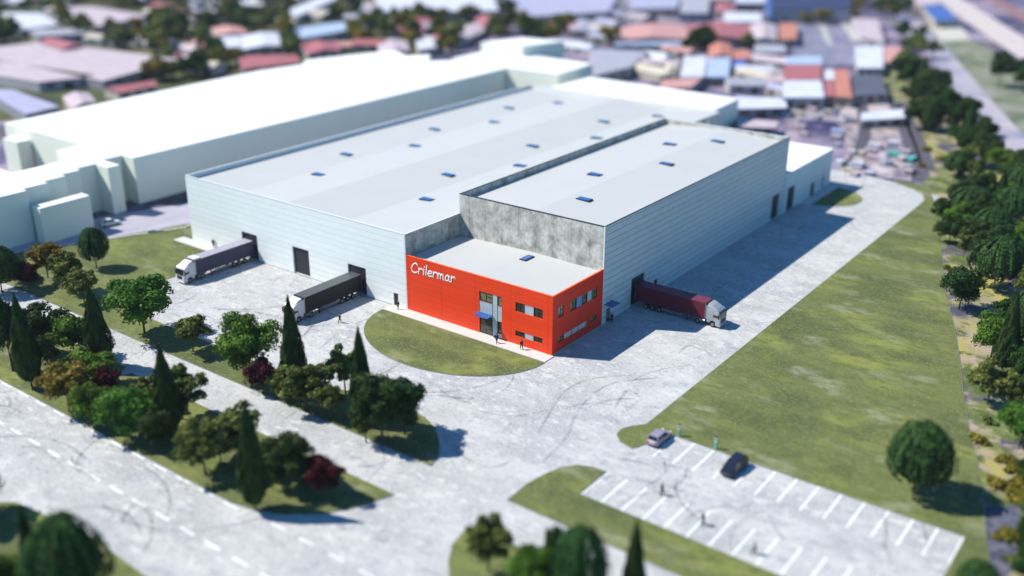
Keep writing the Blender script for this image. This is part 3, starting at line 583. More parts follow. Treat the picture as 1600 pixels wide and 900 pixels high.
def crown_cypress(kind, leaves, size, mat):
    z = rng.uniform(0, 1, leaves)**.85; th_ = rng.uniform(0, 2*PI, leaves); prof = np.where(z < .22, .30+.70*np.sqrt(z/.22), ((1-z)/.78)**.8)
    lump = 1+.10*np.sin(th_*5+z*9)+.07*np.sin(th_*9-z*23); r = .5*prof*lump*rng.uniform(.86, 1.03, leaves)
    P = np.stack([r*np.cos(th_), r*np.sin(th_), .09+.91*z], 1); Nn = np.stack([np.cos(th_), np.sin(th_), .35*np.ones(leaves)], 1)+unit(leaves)*.45
    Nn /= np.linalg.norm(Nn, axis=1)[:, None]; return leaf_mesh(kind, P, Nn, size, 1.5, mat)
def crown_willow(kind, leaves, size, mat, ns=230):
    th_ = rng.uniform(0, 2*PI, ns); lay = rng.uniform(.55, 1.02, ns); a0 = rng.uniform(.0, 1.25, ns); a1 = np.minimum(a0+rng.uniform(.9, 1.7, ns), 2.72)
    per = leaves//ns; k = np.repeat(np.arange(ns), per); f = rng.uniform(0, 1, len(k)); a = a0[k]+(a1-a0)[k]*f
    z = .50+np.where(a < PI/2, .50, .32)*np.cos(a)*(.85+.15*lay[k]); r = .5*np.sin(a)**1.05*lay[k]*(1+.09*np.sin(3*th_[k]+1)+.05*np.sin(7*th_[k]))+rng.normal(0, .009, len(k)); t = th_[k]+rng.normal(0, .012, len(k))
    P = np.stack([r*np.cos(t), r*np.sin(t), z], 1)
    Nn = np.stack([np.cos(t)*np.sin(a), np.sin(t)*np.sin(a), np.cos(a)+.2], 1)+unit(len(k))*.55; Nn /= np.linalg.norm(Nn, axis=1)[:, None]
    return leaf_mesh(kind, P, Nn, size, 1.3, mat)
def trunk_mesh(name, h=.5, r=.022, limbs=5, lean=0.03):
    m = MB(); top = Vector((lean, 0, h)); m.tube([(0, 0, -.01), (0, 0, .02), (lean*.5, 0, h*.5), top], [r*1.7, r*1.15, r*.9, r*.6], 8)
    for i in range(limbs):
        a = 2*PI*i/limbs+.4; s = h*(.55+.08*i/limbs); p0 = Vector((lean*.6, 0, s)); p1 = p0+Vector((math.cos(a)*.13, math.sin(a)*.13, .15)); p2 = p1+Vector((math.cos(a+.3)*.13, math.sin(a+.3)*.13, .14))
        m.tube([p0, p1, p2], [r*.6, r*.4, r*.15], 6)
    o = m.build(name, m_bark, smooth=True); me = o.data; bpy.data.objects.remove(o); return me
m_bark = mk('bark', (.10, .07, .05), var=.3, scale=20, bump=.4)
lm = dict(
 broad=mk('bright_green_leaves', (.052, .135, .014), rough=.6, var=.3, scale=3, island=.4, trans=.25, col2=(.115, .235, .022)),
 shade=mk('deep_green_leaves', (.018, .050, .010), rough=.6, var=.3, scale=3, island=.4, trans=.15, col2=(.035, .085, .014)),
 olive=mk('olive_leaves', (.065, .095, .02), rough=.6, var=.3, scale=3, island=.5, trans=.25, col2=(.17, .21, .045)),
 maroon=mk('maroon_leaves', (.020, .003, .004), rough=.6, var=.4, scale=3, island=.5, trans=.12, col2=(.075, .006, .006)),
 gold=mk('golden_leaves', (.13, .13, .018), rough=.6, var=.3, scale=3, island=.4, trans=.25, col2=(.25, .20, .025)),
 cypress=mk('cypress_leaves', (.016, .042, .010), rough=.75, var=.3, scale=1, vs=(9, 9, 5), island=.35, trans=.1, col2=(.042, .085, .016)),
 willow=mk('willow_leaves', (.014, .048, .014), rough=.65, var=.35, scale=1, vs=(22, 22, 1.6), island=.55, trans=.15, col2=(.05, .125, .026)))
# unit crowns: width 1, height 1
KN = dict(
 broad=[crown_clumps('crown', 12000, .040, lm['broad'], (.5, .5, .38), .60, 38, .165) for _ in range(3)],
 shade=[crown_clumps('crown', 12000, .040, lm['shade'], (.5, .5, .38), .60, 38, .165) for _ in range(3)],
 olive=[crown_clumps('crown', 7000, .046, lm['olive'], (.5, .5, .38), .61, 40, .125) for _ in range(3)],
 maroon=[crown_clumps('crown', 8000, .042, lm['maroon'], (.48, .48, .38), .58, 32, .16) for _ in range(2)],
 gold=[crown_clumps('crown', 5000, .046, lm['gold'], (.5, .5, .37), .62, 34, .13) for _ in range(2)],
 cypress=[crown_cypress('crown', 15000, .034, lm['cypress']) for _ in range(2)],
 willow=[crown_willow('crown', 14000, .034, lm['willow'], n) for n in (300, 260)])
TR = {k: trunk_mesh('trunk', .5, .020) for k in ('a',)}; TR['c'] = trunk_mesh('trunk', .25, .03, 0, 0)
FAR = {k: None for k in ()}
NAMES = dict(broad='broadleaf_tree', shade='broadleaf_tree', olive='small_tree', maroon='maroon_tree', gold='golden_tree', cypress='cypress_tree', willow='willow_tree')
cnt = {}
def tree(kind, bx, by, topy, wpx, label, group=None, lawnz=.12):
    b = at(bx, by, lawnz); h = height_for(b, topy)*1.0; wd = wpx/ppm((b.x, b.y, h*.5)); n = cnt[kind] = cnt.get(kind, 0)+1
    # crown seen from above adds its own depth to the outline: keep top of outline at topy
    if kind != 'cypress': h = max(2.0, h-.10*wd)
    t = thing(NAMES[kind], label, 'tree', b, random.uniform(0, 6.28), group)
    t.scale = (wd, wd, h)
    c = bpy.data.objects.new('crown', KN[kind][n % len(KN[kind])]); COL.objects.link(c); c.parent = t
    k = bpy.data.objects.new('trunk', TR['c' if kind == 'cypress' else 'a']); COL.objects.link(k); k.parent = t
    if kind != 'cypress': k.scale = (h/wd*.75, h/wd*.75, 1) if h/wd < 1.4 else (1, 1, 1)
    return t
T = [
 # far-left lawn
 ('willow', 151, 419, 355, 40, 'round dark tree alone on the far-left lawn beside the thin white slab'),
 ('gold', 75, 434, 373, 62, 'golden-yellow tree at the far left in front of the thin white slab'),
 ('olive', 108, 455, 388, 60, 'olive tree right of the golden-yellow tree at far left'),
 ('maroon', 45, 452, 408, 40, 'small maroon tree left of the golden-yellow tree'),
 ('willow', 3, 455, 382, 60, 'dark tree cut by the left edge beside the small maroon tree'),
 ('olive', 132, 472, 415, 52, 'olive tree just left of the big round green tree at the yard corner'),
 # middle strip
 ('broad', 226, 520, 416, 100, 'big round green tree on a reddish trunk at the yard\'s left corner'),
 ('olive', 302, 549, 487, 64, 'small olive tree alone on the middle strip by the loading yard'),
 ('broad', 392, 592, 486, 92, 'big green tree left of the tallest cypress on the middle strip'),
 ('maroon', 412, 612, 553, 54, 'small maroon tree beneath the big green tree on the middle strip'),
 ('cypress', 463, 618, 465, 42, 'tall cypress in front of the black truck\'s cab'),
 ('olive', 480, 640, 560, 92, 'leafy olive tree in front of the cypress by the black truck'),
 ('olive', 540, 615, 536, 66, 'light olive tree between the two cypresses of the middle strip'),
 ('cypress', 568, 660, 513, 40, 'shorter cypress behind the dark tree pair at the middle strip\'s end'),
 ('shade', 597, 688, 575, 96, 'larger dark green tree of the pair at the middle strip\'s rounded end'),
 ('shade', 632, 678, 590, 72, 'smaller dark green tree nearest the middle strip\'s rounded end'),
 # road island
 ('shade', 20, 580, 458, 50, 'dark leafy tree behind the leftmost cypress'),
 ('cypress', 50, 604, 462, 44, 'leftmost cypress of the road island'),
 ('shade', 75, 555, 470, 76, 'broad dark tree between the two left cypresses'),
 ('broad', 118, 560, 486, 66, 'bright green tree against the second cypress from left'),
 ('cypress', 160, 575, 450, 44, 'second cypress from left on the road island'),
 ('olive', 78, 580, 517, 46, 'small dark olive tree behind the golden-brown tree'),
 ('broad', 132, 605, 541, 86, 'low bright green tree behind the golden-brown tree and the maroon tree'),
 ('gold', 108, 642, 562, 84, 'golden-brown tree near the dashed road edge at left'),
 ('maroon', 168, 622, 575, 44, 'maroon tree between bright green trees left of the third cypress'),
 ('broad', 148, 665, 597, 62, 'smaller bright green round tree left of the third cypress'),
 ('broad', 206, 685, 600, 92, 'larger bright green round tree beside the third cypress'),
 ('olive', 285, 655, 568, 84, 'olive tree half behind the third cypress'),
 ('cypress', 268, 680, 542, 46, 'third cypress, in the middle of the road island'),
 ('olive', 322, 742, 645, 88, 'olive tree with a forked trunk left of the nearest cypress on the road island'),
 ('olive', 372, 700, 630, 84, 'olive tree just behind the nearest cypress on the road island'),
 ('cypress', 400, 797, 628, 48, 'nearest cypress on the road island, by the dashed edge'),
 ('shade', 445, 765, 682, 78, 'dark green tree between the nearest cypress and the island tip\'s maroon tree'),
 ('maroon', 509, 775, 706, 62, 'maroon tree nearest the road island\'s grassy tip'),
 ('olive', 235, 640, 585, 52, 'small olive tree behind the larger bright green round tree'),
 ('shade', 345, 722, 662, 60, 'dark tree between the forked olive tree and the nearest cypress'),
 ('broad', 420, 742, 690, 50, 'low green tree tucked against the right of the nearest cypress'),
 ('shade', 478, 752, 700, 50, 'small dark tree just left of the maroon tree at the island tip'),
 ('shade', 250, 700, 640, 54, 'low dark tree in front of the third cypress'),
 ('olive', 108, 600, 556, 44, 'small olive tree directly behind the golden-brown tree'),
 ('shade', 572, 690, 625, 52, 'low dark tree at the left flank of the dark pair on the middle strip'),
 ('olive', 515, 652, 595, 56, 'olive tree between the leafy olive tree and the shorter cypress'),
 ('olive', 438, 622, 575, 48, 'small olive tree right beside the small maroon tree on the middle strip'),
 ('olive', 95, 425, 392, 44, 'small olive tree behind the golden-yellow tree at far left'),
 ('olive', 30, 438, 400, 46, 'olive tree behind the small maroon tree at far left'),
 # bottom
 ('willow', 118, 965, 800, 112, 'large blurred drooping tree at the bottom-left corner of the picture'),
 ('cypress', 62, 935, 792, 40, 'blurred cypress at the left flank of the large drooping tree, bottom-left'),
 ('broad', 15, 935, 865, 60, 'bright green tree at the bottom-left corner below the drooping tree'),
 ('olive', 763, 892, 797, 86, 'leafy tree at the left end of the corner island, bottom centre'),
 ('broad', 828, 945, 842, 84, 'bright green tree right of the leafy tree on the corner island, bottom centre'),
 ('willow', 905, 950, 818, 96, 'dark drooping tree left of the bottom-centre cypress'),
 ('shade', 868, 925, 820, 50, 'dark tree against the left of the bottom-centre drooping tree'),
 ('cypress', 988, 950, 813, 40, 'cypress at the bottom centre beside the parking island'),
 ('broad', -45, 815, 730, 90, 'tree just outside the left edge throwing its shadow on the road at the bottom left'),
 # lawn
 ('willow', 1427, 772, 652, 104, 'round drooping tree alone on the big lawn above the parking bays'),
 ('willow', 1522, 938, 872, 66, 'tree top peeping over the bottom edge by the last parking bay'),
 # right woods
 ('shade', 1498, 484, 410, 64, 'dark tree with a slim trunk just right of the big lawn\'s edge'),
 ('willow', 1552, 452, 362, 72, 'large glossy drooping tree right of the slim-trunked dark tree'),
 ('broad', 1590, 395, 345, 60, 'bright green tree cut by the right edge above the leaning cypress'),
 ('broad', 1548, 560, 484, 68, 'bright green tree left of the leaning cypress at the right edge'),
 ('cypress', 1565, 582, 458, 34, 'leaning cypress near the right edge, between bright green trees'),
 ('willow', 1596, 560, 440, 60, 'dark drooping tree cut by the right edge behind the leaning cypress'),
 ('olive', 1543, 632, 556, 76, 'dark olive tree on a bent trunk below the leaning cypress'),
 ('broad', 1592, 700, 618, 66, 'bright green tree cut by the right edge below the bent-trunk tree'),
 ('shade', 1600, 880, 800, 46, 'dark green tree cut by the right edge near the bottom corner'),
 ('cypress', 1556, 345, 267, 26, 'slim cypress rising from the wood right of the driveway bend'),
 ('willow', 1514, 345, 285, 60, 'drooping tree left of the slim cypress, right of the driveway bend'),
 ('willow', 1576, 350, 285, 62, 'drooping tree right of the slim cypress'),
 ('broad', 1492, 372, 312, 48, 'bright green tree in the wood just right of the driveway bend'),
 ('shade', 1483, 382, 330, 40, 'dark tree on a thin trunk nearest the lawn edge by the driveway bend'),
 ('shade', 1516, 388, 335, 52, 'dark tree below the drooping tree left of the slim cypress'),
 ('olive', 1548, 370, 318, 40, 'small olive tree under the slim cypress'),
 ('shade', 1590, 430, 372, 44, 'dark tree cut by the right edge beside the glossy drooping tree'),
 ('willow', 1494, 272, 232, 36, 'lone drooping tree in the dry grass above the wood'),
 ('broad', 1565, 264, 226, 44, 'lone round bright tree by the far road at the right'),
 # the far row along the embankment
 ('shade', 1412, 133, 82, 44, 'leftmost dark tree of the far row, beside the pink-roofed shed'),
 ('cypress', 1438, 140, 92, 22, 'first cypress of the far row'),
 ('shade', 1458, 160, 102, 46, 'dark tree behind the middle of the far row'),
 ('cypress', 1452, 200, 142, 26, 'cypress low in the middle of the far row'),
 ('shade', 1436, 195, 150, 46, 'tree bulging left from the middle of the far row'),
 ('shade', 1470, 200, 125, 48, 'tallest dark tree in the middle of the far row'),
 ('shade', 1496, 205, 148, 50, 'dark tree right of the tallest one in the far row'),
 ('cypress', 1508, 232, 165, 26, 'cypress near the lower end of the far row'),
 ('shade', 1530, 235, 178, 46, 'dark tree at the right flank of the far row'),
 ('shade', 1538, 252, 205, 40, 'last dark tree at the lower right end of the far row'),
 ('shade', 1496, 222, 192, 34, 'small dark tree low at the left flank of the far row'),
 ('shade', 1560, 130, 75, 34, 'left one of two dark trees at the far right beyond the road'),
 ('shade', 1596, 135, 85, 40, 'dark tree cut by the right edge beyond the far road'),
]
for (k, bx, by, ty, wp, lab) in T:
    f = 1.15 if bx < 700 and k != 'cypress' else 1.0
    if bx > 1380 and by < 300: f = 1.3
    elif bx > 1470 and by < 900: f = 1.12
    tree(k, bx, by+(6 if f == 1.3 else 0), ty-(2 if f == 1.3 else 3 if f == 1.15 else 0), wp*f, lab, lawnz=0 if bx > 1450 else .12)
WOODL = ['between the drooping trees', 'under the slim cypress', 'cut by the right edge beside the slim cypress', 'above the glossy drooping tree', 'left of the glossy drooping tree', 'by the dry grass near the driveway bend', 'just above the glossy drooping tree', 'cut by the right edge below the glossy one', 'between a bright green tree and the leaning cypress', 'behind the slim-trunked dark tree', 'in the middle of the clump', 'cut by the right edge below the leaning cypress', 'left under the slim cypress', 'right under the slim cypress']
WOODL += ['at the edge level with the lone lawn tree', 'cut by the edge above the bottom corner tree', 'nearest the bottom right corner', 'right of the bent-trunk olive tree', 'cut by the right edge near the far road', 'between the far row and lone bright tree', 'in the dry grass below the far row', 'below the first cypress of the far row', 'right of the lone drooping tree', 'left of the driveway wood', 'behind the leaning cypress, low', 'far right above the slim cypress']
woods = [('shade', 1606, 770, 46), ('olive', 1602, 830, 44), ('shade', 1606, 925, 60), ('olive', 1578, 640, 40), ('shade', 1600, 285, 44), ('shade', 1545, 262, 34), ('olive', 1512, 262, 32), ('shade', 1425, 168, 34), ('olive', 1525, 285, 32), ('olive', 1468, 378, 26), ('shade', 1590, 590, 46), ('shade', 1585, 305, 40)]
WOODL = WOODL[14:]+WOODL[:14]
woods += [('shade', 1500, 330, 40), ('shade', 1530, 322, 44), ('willow', 1596, 318, 52), ('shade', 1560, 405, 46), ('cypress', 1588, 372, 24), ('shade', 1470, 350, 34), ('shade', 1535, 415, 44), ('olive', 1600, 470, 46), ('shade', 1568, 520, 44), ('olive', 1505, 402, 36), ('willow', 1545, 385, 50), ('shade', 1600, 610, 44), ('shade', 1530, 355, 44), ('broad', 1572, 330, 40)]
for wi, (k, bx, by, wp) in enumerate(woods): tree(k, bx, by, by-wp*1.35, wp*1.2, f"filler {dict(shade='dark', willow='drooping', cypress='slim cypress', olive='olive', broad='bright green')[k]} tree in the right wood, {WOODL[wi]}".replace('filler ', '').replace('cypress tree', 'cypress'), 'trees deep in the wood at the right edge', 0)

# far trees of the town (small, out of focus)
FARC = {k: [crown_clumps('crown', 700, .13, lm[mm_], (.5, .5, .36), .58, 12, .24) for _ in range(2)] for k, mm_ in (('dark', 'shade'), ('olive', 'olive'), ('gold', 'gold'))}
FART = trunk_mesh('trunk', .4, .03, 3, 0)
ROOFS = []     # footprints already taken, in picture pixels, so trees stay off the roofs
def far_tree(kind, px, py, s, label, group):
    b = at(px, py); t = thing('far_tree', label, 'tree', b, random.uniform(0, 6.28), group); t.scale = (s, s, s*random.uniform(.8, 1.1))
    for nm, me in (('crown', random.choice(FARC[kind])), ('trunk', FART)):
        c = bpy.data.objects.new(nm, me); COL.objects.link(c); c.parent = t

# ---------------------------------------------------------------- far town
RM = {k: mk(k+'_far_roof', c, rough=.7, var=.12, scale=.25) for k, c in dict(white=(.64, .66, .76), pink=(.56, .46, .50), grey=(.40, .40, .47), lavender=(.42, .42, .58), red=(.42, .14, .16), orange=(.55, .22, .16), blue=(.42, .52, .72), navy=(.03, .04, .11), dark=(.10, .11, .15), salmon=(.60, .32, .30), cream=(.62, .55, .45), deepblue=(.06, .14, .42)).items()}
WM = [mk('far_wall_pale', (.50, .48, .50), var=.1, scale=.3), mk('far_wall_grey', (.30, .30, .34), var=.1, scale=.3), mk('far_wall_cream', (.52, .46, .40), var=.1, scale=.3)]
def far_house(quad, h, roof, label, gable=0, group=None, cat='building', name='far_building', world=False, z0=0, nwin=3):
    Q = [Vector(q) for q in quad] if world else [at(*q, h) for q in quad]
    for q in Q: q.z = 0
    if (Q[1]-Q[0]).cross(Q[2]-Q[1]).z < 0: Q = Q[::-1]
    c = sum(Q, Vector())/4; t = thing(name, label, cat, c, group=group, world_geo=True); wm = random.choice(WM)
    cs = [scr((q.x, q.y, h)) for q in Q]+[scr((q.x, q.y, 0)) for q in Q]
    ROOFS.append((cs[:len(Q)], cs[len(Q):], label))
    n = len(Q); MB().prism([(q.x, q.y) for q in Q], 0, h-.3, top=False).build('wall', wm, t)
    if not gable:
        MB().prism([(c.x+(q.x-c.x)*1.01, c.y+(q.y-c.y)*1.01) for q in Q], h-.3, h, bottom=True).build('roof', RM[roof], t)
    else:
        if (Q[1]-Q[0]).length < (Q[2]-Q[1]).length: Q = Q[1:]+Q[:1]
        a = (Q[0]+Q[3])/2; b = (Q[1]+Q[2])/2; E = [c+(q-c)*1.04 for q in Q]; a = c+(a-c)*1.04; b = c+(b-c)*1.04
        vs = [(*E[0].xy, h-.3), (*E[1].xy, h-.3), (*E[2].xy, h-.3), (*E[3].xy, h-.3), (*a.xy, h+gable), (*b.xy, h+gable)]
        MB().add(vs, [(0, 1, 5, 4), (2, 3, 4, 5), (1, 2, 5), (3, 0, 4), (3, 2, 1, 0)]).build('roof', RM[roof], t)
    # openings on the wall that faces the camera most
    best = max(range(n), key=lambda i: ((Q[(i+1) % n]-Q[i]).normalized().cross(Vector((0, 0, 1)))).dot((CAM-c).normalized()))
    p, q = Q[best], Q[(best+1) % n]; d = (q-p).normalized(); o_ = d.cross(Vector((0, 0, 1))); ln = (q-p).length
    for i in range(nwin):
        s = p+d*ln*(i+.6)/(nwin+.2); w_ = min(1.6, ln*.1); m = MB(); zz0, zz1 = (0.05, 2.4) if i == nwin//2 else (1.2, 2.6)
        if h < 2.8: zz0, zz1 = .5, h*.7
        pts = [s-d*w_+o_*.03, s+d*w_+o_*.03, s+d*w_-o_*.1, s-d*w_-o_*.1]
        m.prism([(v.x, v.y) for v in pts], zz0, zz1, bottom=True).build('door' if i == nwin//2 else 'window', m_darkpane, t)
    return t
R_ = [
 ([(3, 20), (62, 20), (92, 38), (32, 46)], 6, 'white', 'far white-roofed shed at the top left corner', 0),
 ([(68, 12), (142, 10), (234, 24), (150, 41)], 6, 'pink', 'far pink-grey roof right of the white-roofed shed at top left', 0),
 ([(-60, 80), (65, 65), (282, 92), (160, 126)], 5, 'pink', 'very large flat pinkish roof at left beyond the white blocks', 0),
 ([(-40, 112), (0, 95), (150, 118), (60, 128)], 5, 'pink', 'lower pinkish roof under the very large flat one at left', 0),
 ([(60, 64), (95, 60), (130, 70), (96, 76)], 6.4, 'red', 'small red roof at the back of the very large pinkish roof', 1),
 ([(42, 46), (120, 44), (135, 52), (60, 56)], 5, 'grey', 'low grey roof between the two pinkish roofs at left', 0),
 ([(-30, 138), (20, 140), (92, 166), (40, 178)], 5, 'lavender', 'slate-blue roof at the left edge above the white block', 0),
 ([(162, 136), (232, 126), (246, 132), (184, 144)], 5, 'red', 'red roof just beyond the white block\'s long far edge at left', 1),
 ([(98, 150), (138, 144), (150, 158), (112, 168)], 5, 'pink', 'pinkish roof near the white block\'s left corner', 1),
 ([(330, 42), (378, 42), (386, 52), (340, 54)], 5, 'salmon', 'salmon roof left of the long pale row among trees', 1),
 ([(332, 58), (374, 56), (376, 76), (336, 78)], 5, 'white', 'squarish white roof at the left end of the pale row', 0),
 ([(376, 56), (440, 50), (446, 70), (380, 76)], 5, 'white', 'pale roof in the middle of the row among trees', 1),
 ([(446, 46), (536, 34), (546, 46), (456, 62)], 5.5, 'blue', 'long bluish-white roof at the right end of the pale row', 0),
 ([(372, 86), (455, 84), (468, 96), (380, 106)], 5, 'red', 'long red roof below the pale row', 1.5),
 ([(470, 68), (525, 66), (532, 78), (480, 84)], 5, 'red', 'red roof right of the long red roof, above the white block\'s edge', 1.5),
 ([(444, 18), (508, -8), (534, -6), (462, 26)], 6, 'white', 'long pale roof slanting up at the top edge', 0),
 ([(585, -8), (770, -10), (778, 16), (596, 18)], 7, 'white', 'longest pale roof at the top edge, above the olive trees', 0),
 ([(788, -10), (970, -14), (950, 18), (820, 26)], 7, 'lavender', 'lavender roof at the top edge right of the longest pale roof', 0),
 ([(588, 66), (634, 62), (640, 78), (596, 82)], 4.5, 'pink', 'small pinkish house right of the red roofs', 1.2),
 ([(648, 58), (676, 56), (688, 72), (654, 78)], 5, 'white', 'small bright white house among the trees', 0),
 ([(702, 48), (740, 36), (758, 46), (722, 62)], 5, 'pink', 'pinkish gabled house between the white house and the red-roofed one', 1.2),
 ([(742, 28), (776, 24), (788, 34), (752, 42)], 5, 'red', 'red-roofed house left of the yellow-green field', 1.5),
 ([(920, 76), (1012, 80), (986, 104), (928, 118)], 6, 'grey', 'grey shed with a notched corner right of the white block', 0),
 ([(894, 30), (930, 34), (925, 50), (890, 46)], 5, 'grey', 'grey house right of the yellow-green field', 1),
 ([(966, 42), (1070, 38), (1074, 60), (962, 62)], 5.5, 'salmon', 'left part of the long red roof row, faded pink', 1.5),
 ([(1076, 38), (1170, 38), (1172, 60), (1078, 61)], 5.5, 'red', 'middle part of the long red roof row', 1.5),
 ([(1173, 38), (1212, 38), (1214, 62), (1174, 62)], 5.5, 'pink', 'right end part of the long red roof row', 1.5),
 ([(962, 63), (1070, 62), (1070, 70), (960, 70)], 4, 'blue', 'bluish lean-to in front of the faded pink roof', 0),
 ([(1218, 36), (1244, 36), (1246, 60), (1220, 62)], 5, 'orange', 'rusty roof right of the long red roof row', 0),
 ([(1070, 88), (1104, 88), (1100, 120), (1062, 120)], 5, 'white', 'left bluish-white roof of a pair in the town centre', 0),
 ([(1106, 90), (1142, 90), (1138, 120), (1103, 120)], 5, 'blue', 'right blue-grey roof of a pair in the town centre', 0),
 ([(1108, 68), (1142, 68), (1144, 88), (1108, 88)], 5, 'orange', 'orange roof above the bluish pair', 1.2),
 ([(1146, 78), (1170, 78), (1172, 92), (1146, 92)], 4.5, 'orange', 'small orange roof right of the bluish pair', 0),
 ([(1146, 93), (1166, 93), (1164, 108), (1144, 106)], 4, 'deepblue', 'small deep-blue roof right of the bluish pair', 0),
 ([(1040, 100), (1062, 100), (1054, 118), (1034, 118)], 4, 'cream', 'small cream house left of the bluish pair', 1),
 ([(1036, 124), (1096, 122), (1080, 136), (1030, 138)], 4.5, 'salmon', 'salmon roof below the bluish pair', 0),
 ([(1228, 88), (1284, 88), (1284, 100), (1226, 100)], 6, 'blue', 'blue-white band roof at the top of the striped building', 0),
 ([(1226, 101), (1284, 101), (1283, 124), (1225, 124)], 6.2, 'red', 'deep red roof in the middle of the striped building', 0),
 ([(1225, 125), (1283, 125), (1288, 152), (1222, 152)], 5.8, 'white', 'white front roof of the striped building', 0),
 ([(1286, 108), (1302, 108), (1304, 124), (1286, 124)], 4.5, 'white', 'small white roof between the striped building and the orange roof', 0),
 ([(1286, 126), (1303, 126), (1304, 150), (1287, 150)], 4.5, 'red', 'dark red roof touching the striped building', 0),
 ([(1304, 108), (1324, 108), (1332, 152), (1306, 150)], 5, 'orange', 'orange ribbed roof right of the striped building', 0),
 ([(1332, 116), (1376, 116), (1388, 148), (1334, 150)], 4, 'dark', 'dark flat roof right of the orange ribbed one', 0),
 ([(1336, 72), (1380, 72), (1380, 106), (1340, 106)], 5, 'white', 'bright white roof left of the far tree row', 0),
 ([(1382, 72), (1410, 74), (1400, 96), (1382, 98)], 4.5, 'salmon', 'pink roof touching the far tree row', 0),
 ([(1330, 28), (1372, 30), (1382, 66), (1345, 58)], 4, 'pink', 'pale pink roof above the bright white one', 0),
 ([(1150, 150), (1226, 154), (1230, 168), (1150, 170)], 4.5, 'white', 'long lavender-white shed beyond the low white block', 0),
 ([(1152, 184), (1216, 190), (1212, 200), (1152, 198)], 4, 'pink', 'ribbed pinkish shed just behind the tall hall\'s end', 0),
 ([(1346, 176), (1412, 170), (1414, 184), (1346, 188)], 3.5, 'white', 'pale open shed by the gravel yard', 0),
 ([(1130, 18), (1190, 20), (1188, 34), (1134, 34)], 5, 'white', 'pale blue-white house above the long red roof row', 0),
 ([(1118, 6), (1148, 6), (1146, 18), (1120, 18)], 5, 'red', 'small red roof at the top above the long red row', 1.2),
 ([(985, -6), (1060, -6), (1058, 12), (982, 14)], 6, 'lavender', 'lavender roof at the top, left one of the blurred pair', 0),
 ([(1066, -6), (1110, -6), (1106, 20), (1062, 20)], 6, 'grey', 'grey-violet roof at the top, right one of the blurred pair', 0),
 ([(1205, -12), (1325, -12), (1330, 16), (1205, 16)], 9, 'navy', 'big dark navy building at the top edge', 0),
 ([(1196, -8), (1206, -8), (1206, 26), (1196, 26)], 6, 'deepblue', 'narrow bright-blue building beside the big dark navy one', 0),
 ([(1150, -10), (1196, -10), (1196, 4), (1150, 4)], 7, 'white', 'pale roof at the top edge left of the dark navy building', 0),
 ([(1428, -8), (1462, -8), (1468, 6), (1436, 8)], 5, 'pink', 'pink roof at the top edge near the far road', 0),
 ([(1440, 8), (1476, 8), (1496, 32), (1462, 32)], 5, 'deepblue', 'blue roof beside the far road, top right', 0),
 ([(1180, 68), (1226, 70), (1228, 82), (1178, 82)], 4, 'grey', 'grey roof below the right end of the long red row', 0),
]
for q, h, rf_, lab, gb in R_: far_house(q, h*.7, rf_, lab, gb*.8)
NNAMED = len(ROOFS)
# field and lots between the far houses
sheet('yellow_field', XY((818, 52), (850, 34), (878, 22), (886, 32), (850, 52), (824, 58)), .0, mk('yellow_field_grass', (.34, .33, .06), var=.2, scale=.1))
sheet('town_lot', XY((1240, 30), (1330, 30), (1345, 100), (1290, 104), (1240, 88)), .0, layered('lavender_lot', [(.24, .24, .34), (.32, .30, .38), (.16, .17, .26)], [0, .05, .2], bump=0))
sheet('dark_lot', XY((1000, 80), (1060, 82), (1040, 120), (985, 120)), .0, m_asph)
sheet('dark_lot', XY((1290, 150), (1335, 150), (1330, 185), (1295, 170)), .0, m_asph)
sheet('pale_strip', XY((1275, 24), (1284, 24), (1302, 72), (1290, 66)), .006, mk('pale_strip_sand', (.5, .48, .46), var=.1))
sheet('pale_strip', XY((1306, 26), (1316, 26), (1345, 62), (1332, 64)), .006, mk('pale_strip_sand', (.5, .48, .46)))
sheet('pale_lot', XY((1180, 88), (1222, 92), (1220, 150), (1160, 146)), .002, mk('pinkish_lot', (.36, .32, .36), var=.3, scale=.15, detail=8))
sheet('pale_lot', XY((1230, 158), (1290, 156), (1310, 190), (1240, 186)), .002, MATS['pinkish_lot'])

def inpoly(px, py, P):
    r = False; n = len(P)
    for i in range(n):
        (x1, y1), (x2, y2) = P[i], P[i-1]
        if (y1 > py) != (y2 > py) and px < (x2-x1)*(py-y1)/(y2-y1)+x1: r = not r
    return r
def hits(px, py, pad=3):
    for dx, dy in ((0, 0), (pad, 0), (-pad, 0), (0, pad), (0, -pad)):
        for a, b, _ in ROOFS:
            if inpoly(px+dx, py+dy, a) or inpoly(px+dx, py+dy, b): return True
    return False
import re
def near(px, py):
    """how to find a spot: the nearest named roof and on which side of it"""
    best = None
    for a, b, lab in ROOFS[:NNAMED]:
        cx, cy = sum(p[0] for p in a)/len(a), sum(p[1] for p in a)/len(a); d = math.hypot(px-cx, (py-cy)*1.6)
        if best is None or d < best[0]: best = (d, cx, cy, lab)
    d, cx, cy, lab = best; short = re.split(r' (?:at|above|right of|left of|in|below|beyond|of|beside|touching|behind|between|under|by|near|just|with|left|among|slanting) ', lab)[0]
    side = ('left of' if px < cx else 'right of') if abs(px-cx) > abs(py-cy)*2.2 else ('behind' if py < cy else 'in front of')
    return f'{side} the {short}'
def off_white(px, py):   # stay behind the outline of the white blocks and halls
    edge = [(-50, 210), (8, 190), (290, 128), (487, 92), (650, 82), (712, 90), (735, 66), (830, 72), (930, 98), (960, 120), (1155, 150), (1160, 195), (1235, 212), (1305, 230), (1310, 262)]
    for (a, b), (c, d) in zip(edge, edge[1:]):
        if a <= px < c: return py < b+(d-b)*(px-a)/(c-a)-3
    return px > 1310
